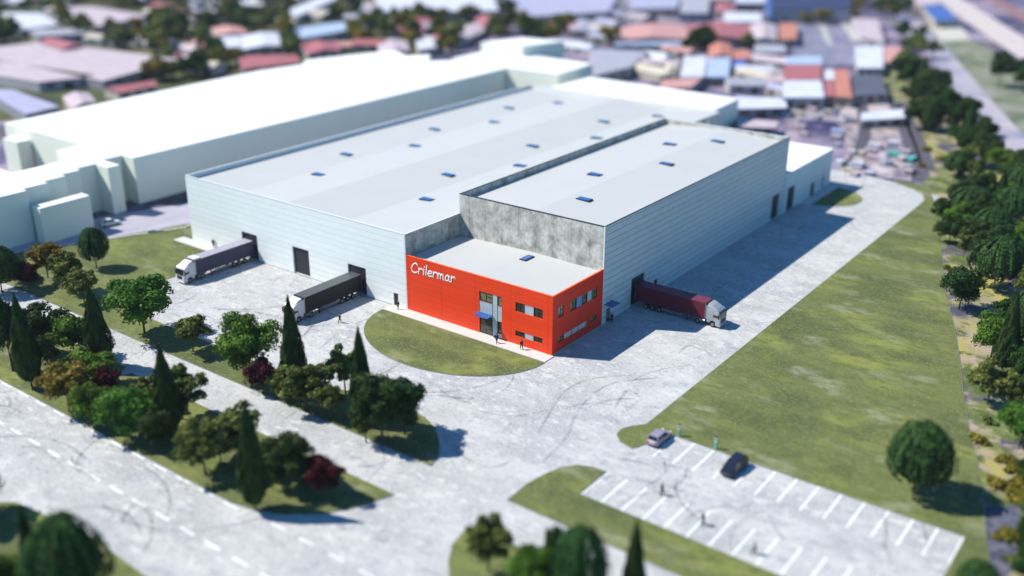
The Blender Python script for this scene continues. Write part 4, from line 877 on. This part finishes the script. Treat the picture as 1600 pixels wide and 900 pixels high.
# small far houses
hk = [('lavender', 'lavender'), ('cream', 'cream'), ('red', 'red'), ('pink', 'pinkish'), ('white', 'pale'), ('grey', 'grey'), ('salmon', 'salmon')]
areas = [(0, 0, 760, 120, 'among the trees beyond the long white block', 56), (880, 0, 1240, 150, 'in the crowded town behind the halls', 60)]
for (x0, y0, x1, y1, where, num) in areas:
    k = 0; tries = 0
    while k < num and tries < 3000:
        tries += 1; px, py = random.uniform(x0, x1), random.uniform(y0, y1)
        if hits(px, py, 7) or not off_white(px, py+4): continue
        c = at(px, py); a = random.choice([0, .25, -.3, .6]); l, b_ = random.uniform(5, 9), random.uniform(3.5, 5.5); ca, sa = math.cos(a), math.sin(a)
        q = [(c.x+u*ca-v*sa, c.y+u*sa+v*ca, 0) for u, v in ((-l, -b_), (l, -b_), (l, b_), (-l, b_))]; r, word = random.choice(hk)
        far_house(q, random.uniform(2.4, 3.4), r, f'small {word}-roofed blurred house {near(px, py)}', random.uniform(.8, 1.8), group=f'small {word}-roofed houses {where}', cat='house', name='far_house', world=True, nwin=2); k += 1
# far trees
areas = [(-20, -5, 780, 128, 'among the far roofs beyond the long white block', 240, ('dark', 'olive', 'olive', 'gold')), (780, 20, 960, 75, 'around the yellow-green field', 24, ('dark', 'olive', 'gold')), (1180, 0, 1420, 40, 'at the top of the picture right of the navy building', 22, ('olive', 'dark', 'gold')),
         (960, 70, 1180, 82, 'below the long red roof row', 10, ('olive', 'dark')), (1380, 60, 1460, 130, 'by the far road behind the dark tree row', 10, ('dark', 'olive'))]
words = dict(dark='dark green', olive='olive', gold='yellowish')
for (x0, y0, x1, y1, where, num, kinds) in areas:
    k = 0; tries = 0
    while k < num and tries < 4000:
        tries += 1; px, py = random.uniform(x0, x1), random.uniform(y0, y1)
        if hits(px, py, 1) or not off_white(px, py): continue
        kd = random.choice(kinds); far_tree(kd, px, py, random.uniform(6, 11), f'blurred {words[kd]} tree {near(px, py)}', f'{words[kd]} trees {where}'); k += 1
def bush_label(px, py):
    k, bx, by, ty, wp, lab = min((q for q in T if q[1] > 1380), key=lambda q: math.hypot(q[1]-px, q[2]-py)); sh = re.split(r' (?:with|cut|just|right|left|above|near|rising|in|low|bulging|behind|between|on|by|peeping|alone|under|below|at) ', lab)[0]
    side = ('left of' if px < bx else 'right of') if abs(px-bx) > abs(py-by) else ('beyond' if py < by else 'nearer than')
    return f'low yellowish bush in the dry strip, {side} the {sh}'
# yellow scrub in the dry strip at the right
for (px, py, s) in [(1470, 250, 2), (1440, 260, 2), (1448, 235, 2.4), (1465, 330, 2), (1480, 420, 1.6), (1530, 690, 2), (1560, 760, 2.2), (1590, 780, 2.6), (1575, 840, 2.4), (1600, 760, 3), (1592, 880, 2.2), (1570, 720, 1.8), (1545, 660, 1.5), (1500, 275, 2.2), (1530, 285, 2), (1582, 735, 2)]:
    b_ = at(px, py); t = thing('dry_bush', bush_label(px, py), 'bush', (b_.x, b_.y, -.5*s), random.uniform(0, 6), 'yellowish bushes in the dry strip'); t.scale = (s*1.4, s*1.4, s*1.1)
    c = bpy.data.objects.new('foliage', random.choice(FARC[random.choice(['gold', 'olive'])])); COL.objects.link(c); c.parent = t

# railway by the gravel yard
def track(px, label):
    pts = smooth([tuple(at(*p)) for p in px], 8); t = thing('railway_track', label, 'track', pts[0], world_geo=True); b_ = MB(); r1 = MB(); sl = MB()
    def off(wd):
        o = []
        for i, p in enumerate(pts):
            d = (pts[min(i+1, len(pts)-1)]-pts[max(i-1, 0)]).normalized(); o.append(p+Vector((-d.y, d.x, 0))*wd)
        return o
    a, c = off(1.8), off(-1.8); vs = [(p.x, p.y, .02) for p in a]+[(p.x, p.y, .02) for p in c]; n = len(pts)
    b_.add(vs, [(i, i+1, n+i+1, n+i) for i in range(n-1)]).build('ballast', mk('dark_ballast', (.13, .12, .16), var=.3, scale=2), t)
    for s in (-.75, .75): MB().tube([(p.x, p.y, .16) for p in off(s)], .07, 4).build('rail', mk('rusty_rail', (.12, .09, .09), rough=.5), t)
    a, c = off(1.2), off(-1.2)
    for i in range(n): sl.tube([(a[i].x, a[i].y, .07), (c[i].x, c[i].y, .07)], .08, 4)
    sl.build('sleeper', mk('sleeper_wood', (.10, .08, .07)), t)['kind'] = 'stuff'
track([(1346, 160), (1350, 190), (1350, 215), (1338, 245), (1322, 262)], 'curved railway track at the left side of the gravel yard')
track([(1396, 160), (1408, 190), (1424, 235), (1436, 283)], 'railway track at the right side of the gravel yard')
track([(1408, 160), (1420, 188), (1438, 225), (1450, 262)], 'outer railway track beside the dry embankment')

# ---------------------------------------------------------------- vehicles
def wheel(parent, x, y, r, wd, rim=m_steel):
    m = MB(); n = 20; s = 1 if y > 0 else -1
    m.loft([[(x+rr*math.cos(2*PI*k/n), yy, r+rr*math.sin(2*PI*k/n)) for k in range(n)] for yy, rr in ((y-wd/2, r*.86), (y-wd/2+.04, r), (y+wd/2-.04, r), (y+wd/2, r*.86))])
    o = m.build('wheel', m_rubber, parent); yo = y+s*wd/2
    q = MB().loft([[(x+rr*math.cos(2*PI*k/n), yo+s*dd, r+rr*math.sin(2*PI*k/n)) for k in range(n)] for rr, dd in ((r*.58, -.02), (r*.58, .012), (r*.40, .018), (r*.18, .03))]).build('rim', rim, None); q.parent = o
    return o
def bev(o, w=.05, seg=2):
    md = o.modifiers.new('bevel', 'BEVEL'); md.width = w; md.segments = seg; md.limit_method = 'ANGLE'; return o
def truck(label, loc, rot, body, roofm, cabm, fair=None, tank=True):
    """articulated lorry, rear end at x=0, facing +x, 16.2 m"""
    t = thing('articulated_truck', label, 'truck', loc, rot, 'trucks docked at the halls')
    bev(MB().box(0, -1.26, 1.12, 13.4, 1.26, 3.93).build('trailer_side', body, t), .03)
    MB().box(.03, -1.27, 3.935, 13.37, 1.27, 4.0).build('trailer_roof', roofm, t)
    m = MB()
    for x in (.02, 13.38):
        for y in (-1.29, 1.23): m.box(x-.05, y, 1.1, x+.05, y+.06, 4.01)
    m.build('corner_post', m_steel, t)
    m = MB(); m.box(.1, -.5, .85, 13.0, -.35, 1.118); m.box(.1, .35, .85, 13.0, .5, 1.118)
    for x in np.arange(.6, 13, 1.5): m.box(x, -1.2, 1.0, x+.08, 1.2, 1.1)
    m.build('chassis', m_black, t)
    for y in (-1.2, 1.14): MB().box(5.3, y, .55, 9.3, y+.06, 1.0).build('side_guard', m_steel, t)
    MB().box(5.6, -1.1, .5, 8.6, -.55, .98).build('pallet_box', mk('grey_box', (.12, .12, .14)), t)
    for y in (-.95, .85): MB().box(9.9, y, .1, 10.05, y+.12, 1.1).box(9.82, y-.05, .04, 10.13, y+.17, .1).build('landing_leg', m_black, t)
    for x in (2.2, 3.5, 4.8):
        for y in (-1.05, 1.05): wheel(t, x, y, .5, .34)
    m = MB(); m.box(-.04, -1.2, .62, .0, 1.2, .9); m.build('rear_bumper', m_black, t)
    for y in (-1.15, .95): MB().box(-.05, y, .68, -.042, y+.2, .82).build('tail_lamp', m_lampred, t)
    # tractor
    X = 13.75
    MB().box(10.9, -.45, .6, X+2.2, .45, .95).build('tractor_frame', m_black, t)
    for y in (-1.05, 1.05):
        wheel(t, 12.1, y, .5, .5); wheel(t, X+1.05, y, .5, .32)
        q = MB(); s = 1 if y > 0 else -1; n = 10
        q.loft([[(12.1+rr*math.cos(a), yy, .5+rr*math.sin(a)) for rr, yy in ((.6, y-.27), (.6, y+.27), (.64, y+.27), (.64, y-.27))] for a in [PI*k/n for k in range(n+1)]]).build('mudguard', cabm, t)
    prof = [(X, .75), (X+.55, .75), (X+.62, 1.08), (X+1.05, 1.2), (X+1.5, 1.08), (X+1.58, .45), (X+2.35, .45), (X+2.42, .9), (X+2.40, 1.75), (X+2.18, 2.75), (X+2.0, 2.98), (X+.6, 3.1), (X, 3.1)]
    def ring(y, ins): return [(x-(ins if x > X+2.1 else 0), y, z-(ins*.5 if z > 2.7 else 0)) for x, z in prof]
    c = MB().loft([ring(-1.24, .12), ring(-1.16, .02), ring(-.6, 0), ring(.6, 0), ring(1.16, .02), ring(1.24, .12)]).build('cab', cabm, t)
    # deflector
    dp = [(X+.0, 3.1), (X+1.95, 3.0), (X+1.55, 3.3), (X+.75, 3.75), (X+.1, 3.95), (X, 3.95)]
    MB().loft([[(x, y, 3.05+(z-3.05)*k) for x, z in dp] for y, k in ((-1.2, .55), (-1.0, .97), (0, 1.0), (1.0, .97), (1.2, .55))]).build('roof_deflector', cabm, t)
    for s in (-1, 1):
        MB().add([(X-.02, s*1.18, 1.2), (X-.42, s*1.18, 1.2), (X-.42, s*1.18, 3.6), (X-.02, s*1.18, 3.7), (X-.02, s*1.22, 1.2), (X-.42, s*1.22, 1.2), (X-.42, s*1.22, 3.6), (X-.02, s*1.22, 3.7)], [(0, 1, 2, 3), (4, 7, 6, 5), (0, 3, 7, 4), (1, 5, 6, 2), (0, 4, 5, 1), (3, 2, 6, 7)]).build('side_fairing', cabm, t)
        MB().add([(X+1.15, s*1.252, 1.85), (X+2.12, s*1.252, 1.8), (X+1.98, s*1.23, 2.6), (X+1.15, s*1.23, 2.65), (X+1.15, s*1.24, 1.85), (X+2.12, s*1.24, 1.8), (X+1.98, s*1.2, 2.6), (X+1.15, s*1.2, 2.65)], [(0, 1, 2, 3), (4, 7, 6, 5), (0, 4, 5, 1), (1, 5, 6, 2), (2, 6, 7, 3), (3, 7, 4, 0)]).build('side_window', m_glass, t)
        MB().box(X+1.08, s*1.25-.006, 1.0, X+1.10, s*1.25+.006, 2.7).build('door_seam', m_black, t)
        MB().box(X+2.1, s*1.42-.1, 1.75, X+2.22, s*1.42+.1, 2.55).build('mirror', m_black, t)
        MB().box(X+2.36, s*.95-.2, .62, X+2.435, s*.95+.2, .86).build('headlight', m_lampw, t)
    f = MB(); f.add([(X+2.415, -1.12, 1.72), (X+2.415, 1.12, 1.72), (X+2.2, 1.08, 2.72), (X+2.2, -1.08, 2.72), (X+2.38, -1.12, 1.72), (X+2.38, 1.12, 1.72), (X+2.15, 1.08, 2.72), (X+2.15, -1.08, 2.72)], [(0, 1, 2, 3), (4, 7, 6, 5), (0, 4, 5, 1), (1, 5, 6, 2), (2, 6, 7, 3), (3, 7, 4, 0)]); f.build('windscreen', m_glass, t)
    MB().box(X+2.05, -1.1, 2.78, X+2.35, 1.1, 2.84).build('sun_visor', m_black, t)
    MB().box(X+2.40, -.75, .95, X+2.435, .75, 1.6).build('grille', m_black, t)
    bev(MB().box(X+1.7, -1.23, .32, X+2.45, 1.23, .6).build('bumper', cabm, t), .06)
    MB().tube([(X-1.4, -1.0, .75), (X-.3, -1.0, .75)], .3, 12).build('fuel_tank', m_steel, t)
    if fair:
        bev(MB().box(11.9, -1.1, 4.002, 13.38, 1.1, 4.2).build('cooling_unit', fair, t), .15, 3)
    return t
m_tr1 = mk('indigo_grey_curtain', (.07, .066, .115), rough=.6, var=.06, scale=.8); m_tr1r = mk('lavender_trailer_roof', (.40, .38, .45), rough=.6)
m_tr2 = mk('black_curtain', (.014, .014, .017), rough=.5, var=.1, scale=.8); m_tr2r = mk('charcoal_trailer_roof', (.075, .08, .085), rough=.4, spec=.5)
m_tr3 = mk('maroon_curtain', (.145, .016, .035), rough=.45, var=.1, scale=.8); m_tr3r = mk('maroon_trailer_roof', (.17, .035, .07), rough=.5)
truck('truck with indigo-grey trailer and white cab backed into the left loading door', (-71.3, -.05, Z_PAVE), -PI/2-.0, m_tr1, m_tr1r, m_white, m_white)
truck('truck with black trailer and white cab backed into the loading door nearest the red office', (-42.2, -.1, Z_PAVE), -PI/2, m_tr2, m_tr2r, m_white)
truck('truck with maroon trailer and silver cab backed into the shaded side of the tall hall', (.15, 26.1, Z_PAVE), 0, m_tr3, m_tr3r, m_silver)

def car(label, loc, rot, paint, hatch=True, Ln=4.2, Wd=1.78, H=1.48, lampm=None):
    """car facing +x, centred"""
    t = thing('parked_car', label, 'car', loc, rot, 'cars in the parking bays'); h = Ln/2; w_ = Wd/2
    st = [(-h, .45, .62, .80), (-h+.08, .26, .93, .95), (-h*.8, .22, .98, 1), (-h*.3, .22, .96, 1), (h*.35, .22, .93, 1), (h*.62, .22, .86, .98), (h*.88, .24, .74, .93), (h, .34, .60, .78)]
    rings = []
    for x, z0, z1, k in st:
        ww = w_*k; rings.append([(x, -ww*.92, z0), (x, ww*.92, z0), (x, ww, z0+.15), (x, ww, (z0+z1)/2+.06), (x, ww*.93, z1-.03), (x, ww*.75, z1), (x, -ww*.75, z1), (x, -ww*.93, z1-.03), (x, -ww, (z0+z1)/2+.06), (x, -ww, z0+.15)])
    bd = MB().loft(rings).build('body', paint, t, smooth=True); bd.modifiers.new('sub', 'SUBSURF').levels = 1; bd.modifiers['sub'].render_levels = 2
    r0, r1 = (-h+.22, -h+.62) if hatch else (-h+.62, -h+1.2); f0, f1 = h*.52, h*.14
    gl = MB(); low = [(r0, .93), (f0, .86)]; k1 = w_*.90; k2 = w_*.72
    A = [(r0, -k1, .92), (f0, -k1*.96, .86), (f0, k1*.96, .86), (r0, k1, .92)]; B = [(r1, -k2, H-.05), (f1, -k2, H-.05), (f1, k2, H-.05), (r1, k2, H-.05)]
    gl.add(A+B, [(0, 1, 5, 4), (1, 2, 6, 5), (2, 3, 7, 6), (3, 0, 4, 7), (4, 5, 6, 7)]).build('windows', m_glass, t)
    rf = MB().loft([[(r1-.06+dx, -k2*kk, z), (f1+.05-dx, -k2*kk, z), (f1+.05-dx, k2*kk, z), (r1-.06+dx, k2*kk, z)] for dx, kk, z in ((0, 1.03, H-.07), (.02, 1.02, H-.03), (.15, .88, H))]); rf.build('roof', paint, t, smooth=False)
    # pillars
    for s in (-1, 1):
        for (xa, xb, wdt) in ((r0, r1, .10), (f0, f1, .05), ((r0+f0)/2-.15, (r1+f1)/2-.1, .05)):
            MB().add([(xa-wdt, s*(k1+.01), .9), (xa+wdt, s*(k1+.01), .9), (xb+wdt, s*(k2+.012), H-.04), (xb-wdt, s*(k2+.012), H-.04), (xa-wdt, s*(k1-.04), .9), (xa+wdt, s*(k1-.04), .9), (xb+wdt, s*(k2-.04), H-.04), (xb-wdt, s*(k2-.04), H-.04)], [(0, 1, 2, 3), (4, 7, 6, 5), (0, 4, 5, 1), (1, 5, 6, 2), (2, 6, 7, 3), (3, 7, 4, 0)]).build('pillar', paint, t)
        MB().box(-h-.01, s*w_*.66-.13, .66, -h+.14, s*w_*.66+.13, .88).build('tail_light', m_lampred, t)
        MB().box(h-.16, s*w_*.62-.16, .56, h-.01, s*w_*.62+.16, .70).build('headlight', lampm or m_lampw, t)
        MB().ellip((f0-.25, s*(w_+.08), .95), (.1, .09, .07)).build('mirror', paint, t, smooth=True)
        for x in (-h*.62, h*.62): wheel(t, x, s*(w_-.1), .32, .22)
    MB().box(-h-.03, -.26, .5, -h-.005, .26, .62).build('number_plate', m_white, t)
    MB().box(-h-.02, -w_*.8, .27, -h+.2, w_*.8, .40).build('bumper', m_black, t)
    return t
m_mauve = mk('mauve_silver_paint', (.44, .38, .50), rough=.28, var=.02, metal=.3, spec=.6); m_navy = mk('navy_black_paint', (.012, .018, .035), rough=.3, var=.02, spec=.5)
car('mauve-silver hatchback with its red tail lights towards the bays\' aisle, in the first bay', (25.75, -12.3, Z_PAVE), PI/2, m_mauve)
car('dark navy estate car standing slightly over a bay line', (36.75, -12.9, Z_PAVE), -PI/2-.03, m_navy, True, 4.9, 1.95, 1.6, m_glass)
def charger(x, y, label):
    t = thing('charging_post', label, 'charging post', (x, y, .12), 0, 'charging posts behind the parking bays')
    MB().box(-.22, -.16, 0, .22, .16, .06).build('base', m_kerb, t)
    bev(MB().box(-.17, -.11, .06, .17, .11, 1.0).build('body', mk('mint_green_panel', (.10, .55, .38), rough=.4), t), .03)
    bev(MB().box(-.17, -.11, 1.0, .17, .11, 1.65).build('upper_body', m_white, t), .03)
    MB().box(-.15, -.1, 1.652, .15, .1, 1.8).build('cap', m_navy, t)
    MB().box(-.1, -.122, 1.25, .1, -.112, 1.5).build('screen', m_black, t)
    MB().tube(smooth([(.18, 0, 1.2), (.3, 0, .8), (.24, 0, .4), (.18, 0, .6)], 4), .02, 6).build('cable', m_black, t)
charger(27.3, -9.75, 'mint-green and white charging post beside the mauve hatchback'); charger(32.7, -9.75, 'mint-green and white charging post between the empty bays, left of the navy car')

# ---------------------------------------------------------------- people
def skinmesh(name, pts, edges, rad, mat, parent, sub=2, root=0):
    me = bpy.data.meshes.new(name); me.from_pydata(pts, edges, []); o = bpy.data.objects.new(name, me); COL.objects.link(o)
    sk = o.modifiers.new('skin', 'SKIN'); sk.use_smooth_shade = True
    for i, r in enumerate(rad):
        v = me.skin_vertices[0].data[i]; v.radius = (r, r) if not isinstance(r, tuple) else r; v.use_root = (i == root)
    s = o.modifiers.new('sub', 'SUBSURF'); s.levels = sub; s.render_levels = sub
    dg = bpy.context.evaluated_depsgraph_get(); m2 = bpy.data.meshes.new_from_object(o.evaluated_get(dg)); bpy.data.objects.remove(o)
    m2.name = name; m2.materials.clear(); m2.materials.append(mat); q = bpy.data.objects.new(name, m2); COL.objects.link(q); q.parent = parent; return q
def person(label, loc, rot, stride=.25, skirt=False, hair=m_hair, jacket=m_suit, bag=False):
    t = thing('person', label, 'person', loc, rot, 'people around the halls'); s = stride
    # joints: facing +x
    P = [(0, 0, .95), (0, 0, 1.15), (0, 0, 1.36), (0, 0, 1.46), (.01, 0, 1.53), (.02, 0, 1.63), (.02, 0, 1.74)]
    Rr = [(.11, .14), (.10, .13), (.10, .155), .06, .052, (.092, .078), .055]; E_ = [(i, i+1) for i in range(6)]
    def chain(start, pts, rs):
        k = start
        for p, r in zip(pts, rs): P.append(p); Rr.append(r); E_.append((k, len(P)-1)); k = len(P)-1
        return k
    for sg in (-1, 1):
        f = s*sg
        chain(0, [(0, sg*.10, .88), (f*.55, sg*.10, .50), (f-(.10 if f < 0 else 0), sg*.10, .10), (f+.08, sg*.10, .04), (f+.16, sg*.10, .035)], [.095, .062, .042, .04, .03])
        k = chain(2, [(0, sg*.19, 1.40), (-f*.35, sg*.25, 1.14), (-f*.5+.06, sg*.24, .90), (-f*.5+.09, sg*.235, .84)], [.06, .042, .03, (.035, .018)])
        hx, hy, hz = P[k]
        for j in range(4):
            a = chain(k, [(hx+.012+.018*(j-1.5), hy, hz-.055), (hx+.03+.016*(j-1.5), hy-sg*.01, hz-.095+.006*abs(j-1.5))], [.009, .008])
        chain(k, [(hx+.05, hy-sg*.01, hz-.03), (hx+.065, hy-sg*.012, hz-.06)], [.010, .009])
    skinmesh('body', P, E_, Rr, m_skin, t, 1)
    # clothes a little larger than the body
    J = [(0, 0, .90), (0, 0, 1.12), (0, 0, 1.34), (0, 0, 1.43)]; JR = [(.155, .19), (.145, .175), (.15, .205), .08]; JE = [(0, 1), (1, 2), (2, 3)]
    for sg in (-1, 1):
        f = s*sg; n = len(J); J += [(0, sg*.20, 1.39), (-f*.35, sg*.26, 1.13), (-f*.5+.06, sg*.25, .91)]; JR += [.09, .068, .052]; JE += [(2, n), (n, n+1), (n+1, n+2)]
    skinmesh('jacket', J, JE, JR, jacket, t, 1)
    K = [(0, 0, .97)]; KR = [(.15, .175)]; KE = []
    for sg in (-1, 1):
        f = s*sg; n = len(K); K += [(0, sg*.10, .86), (f*.55, sg*.10, .50), (f-(.10 if f < 0 else 0), sg*.10, .12)]; KR += [.125, .092, .072]; KE += [(0, n), (n, n+1), (n+1, n+2)]
    skinmesh('trousers', K, KE, KR, m_suit, t, 1)
    for sg in (-1, 1):
        f = s*sg; MB().ellip((f+.06, sg*.10, .045), (.15, .052, .045), 10, 6).build('shoe', m_black, t, smooth=True)
    MB().ellip((.0, 0, 1.685), (.108, .092, .095), 12, 8).build('hair', hair, t, smooth=True)
    MB().add([(.13, -.035, 1.40), (.13, .035, 1.40), (.142, .0, 1.18), (.10, 0, 1.46)], [(0, 1, 2), (0, 3, 1)]).build('shirt_front', m_shirt, t)
    f_ = MB(); f_.ellip((.118, 0, 1.62), (.014, .012, .02), 6, 4); f_.build('nose', m_skin, t)
    for sg in (-1, 1):
        MB().ellip((.103, sg*.032, 1.645), (.009, .012, .007), 6, 4).build('eye', m_black, t); MB().ellip((.01, sg*.088, 1.63), (.018, .01, .028), 6, 4).build('ear', m_skin, t)
    MB().ellip((.108, 0, 1.585), (.008, .022, .006), 6, 4).build('mouth', mk('lips', (.35, .12, .10)), t)
    if bag: MB().box(-.16, .27, .50, .16, .35, .76).build('briefcase', m_black, t)
    return t
def gp(px, py, z=Z_PAVE):
    p = at(px, py, z); p.z = z; return p
person('person in a dark suit walking across the yard beside the black truck', gp(531, 504), -1.9, .28)
person('person in dark clothes standing at the small door left of the red wall', gp(622, 483, .14), -1.4, .12)
person('person in a dark suit striding out beside the blue-canopied entrance', gp(776, 536, .14), -1.2, .3)
person('person in dark clothes on the footway below the low windows near the red corner', gp(815, 546, .14), -.4, .22)
person('person in dark clothes with a case at the side door under the small blue canopy', gp(956, 504), 2.6, .1, bag=True)
person('person on the pale footway at the far left end of the main hall front', gp(334, 386, .14), -.8, .15)
person('person walking in the parking aisle, the one nearest the cars', gp(1034, 774), .8, .2)
person('person walking in the parking aisle, the middle one of three', gp(1098, 820), -2.2, .2)
person('person among the lower bays, nearest the bottom edge', gp(1178, 866), .3, .25)

car('white car parked on the lavender road below the slim white tower', tuple(gp(172, 352, 0)), 1.3, m_white)
# low broken wall along the far-left lawn
t = thing('low_wall', 'low pale broken wall along the far-left lawn beside the lavender road', 'wall', (-99, 5, 0), world_geo=True); m = MB()
p0, p1 = Vector((-107.2, -20.5, 0)), Vector((-90.6, 16.5, 0)); d = (p1-p0).normalized(); nn = Vector((-d.y, d.x, 0))
for k in range(26):
    a = p0+(p1-p0)*(k/26); hgt = random.choice([.25, .5, .8]) if k > 10 else .3; q = [a+nn*.25, a-nn*.25, a+d*1.45-nn*.25, a+d*1.45+nn*.25]; m.prism([(v.x-.5, v.y+.3) for v in q], -.01, hgt)
m.build('wall', m_walk, t)
# small lamp posts by the far driveway
def lamp(px, py, label):
    b_ = at(px, py); t = thing('lamp_post', label, 'lamp post', (b_.x, b_.y, .02), 0, 'lamp posts by the far driveway')
    MB().tube([(0, 0, 0), (0, 0, 5.4)], [.07, .04], 8).build('pole', m_steel, t); MB().tube([(0, 0, 5.38), (.5, -.3, 5.5)], .03, 6).build('arm', m_steel, t); MB().box(.4, -.42, 5.47, .75, -.25, 5.54).build('lamp_head', m_white, t)
lamp(1320, 283, 'slim lamp post at the far driveway, left one of two'); lamp(1348, 296, 'slim lamp post at the far driveway, right one of two')

# stacked goods and containers in the yard behind the halls
def container(loc, rot, mat, label, s):
    t = thing('storage_container', label, 'container', loc, rot, 'containers and stacks in the yard behind the halls'); l, w_, h = s; m = MB()
    n = int(l/.3)
    m.box(-l/2, -w_/2, .1, l/2, w_/2, h)
    for i in range(n): m.box(-l/2+.1+i*.3, -w_/2-.04, .2, -l/2+.25+i*.3, w_/2+.04, h-.1)
    m.build('body', mat, t)
    MB().box(-l/2-.02, -w_/2-.02, h, l/2+.02, w_/2+.02, h+.06).build('roof', mat, t); MB().box(l/2, -w_/2+.1, .2, l/2+.05, w_/2-.1, h-.1).build('door', m_steel, t)
cm = [('white', RM['white']), ('pinkish', RM['pink']), ('grey', RM['grey']), ('pinkish', RM['pink']), ('white', RM['white']), ('cream', RM['cream']), ('blue', RM['blue']), ('turquoise', mk('turquoise_paint', (.10, .45, .42))), ('cream', RM['cream']), ('white', RM['white']), ('pinkish', RM['pink']), ('grey', RM['grey']), ('cream', RM['cream']), ('pinkish', RM['pink']), ('white', RM['white'])]
for k in range(70):
    if k < 44: px, py = random.uniform(1205, 1330), random.uniform(165, 262)
    else: px, py = random.uniform(1325, 1425), random.uniform(230, 275)
    if not off_white(px, py) or hits(px, py, 2): continue
    nm, mt = random.choice(cm); b_ = at(px, py)
    container((b_.x, b_.y, 0), random.choice([0, 0, PI/2, .3]), mt, f'{nm} container or stack {near(px, py)}', (random.uniform(1.6, 4.5), 1.8, random.uniform(.6, 1.7)))
seen = {}
for o in bpy.data.objects:
    if o.parent is None and o.get('label') and o.get('group'):
        if o['label'] in seen: o['group'] = seen[o['label']]
        else: seen[o['label']] = o['group']
        if len(o['label'].split()) > 16: print('LONG', o['label'])
    elif o.get('label') and len(o['label'].split()) > 16: print('LONG', o['label'])
for o in bpy.data.objects:
    if 'world_geo' in o: del o['world_geo']
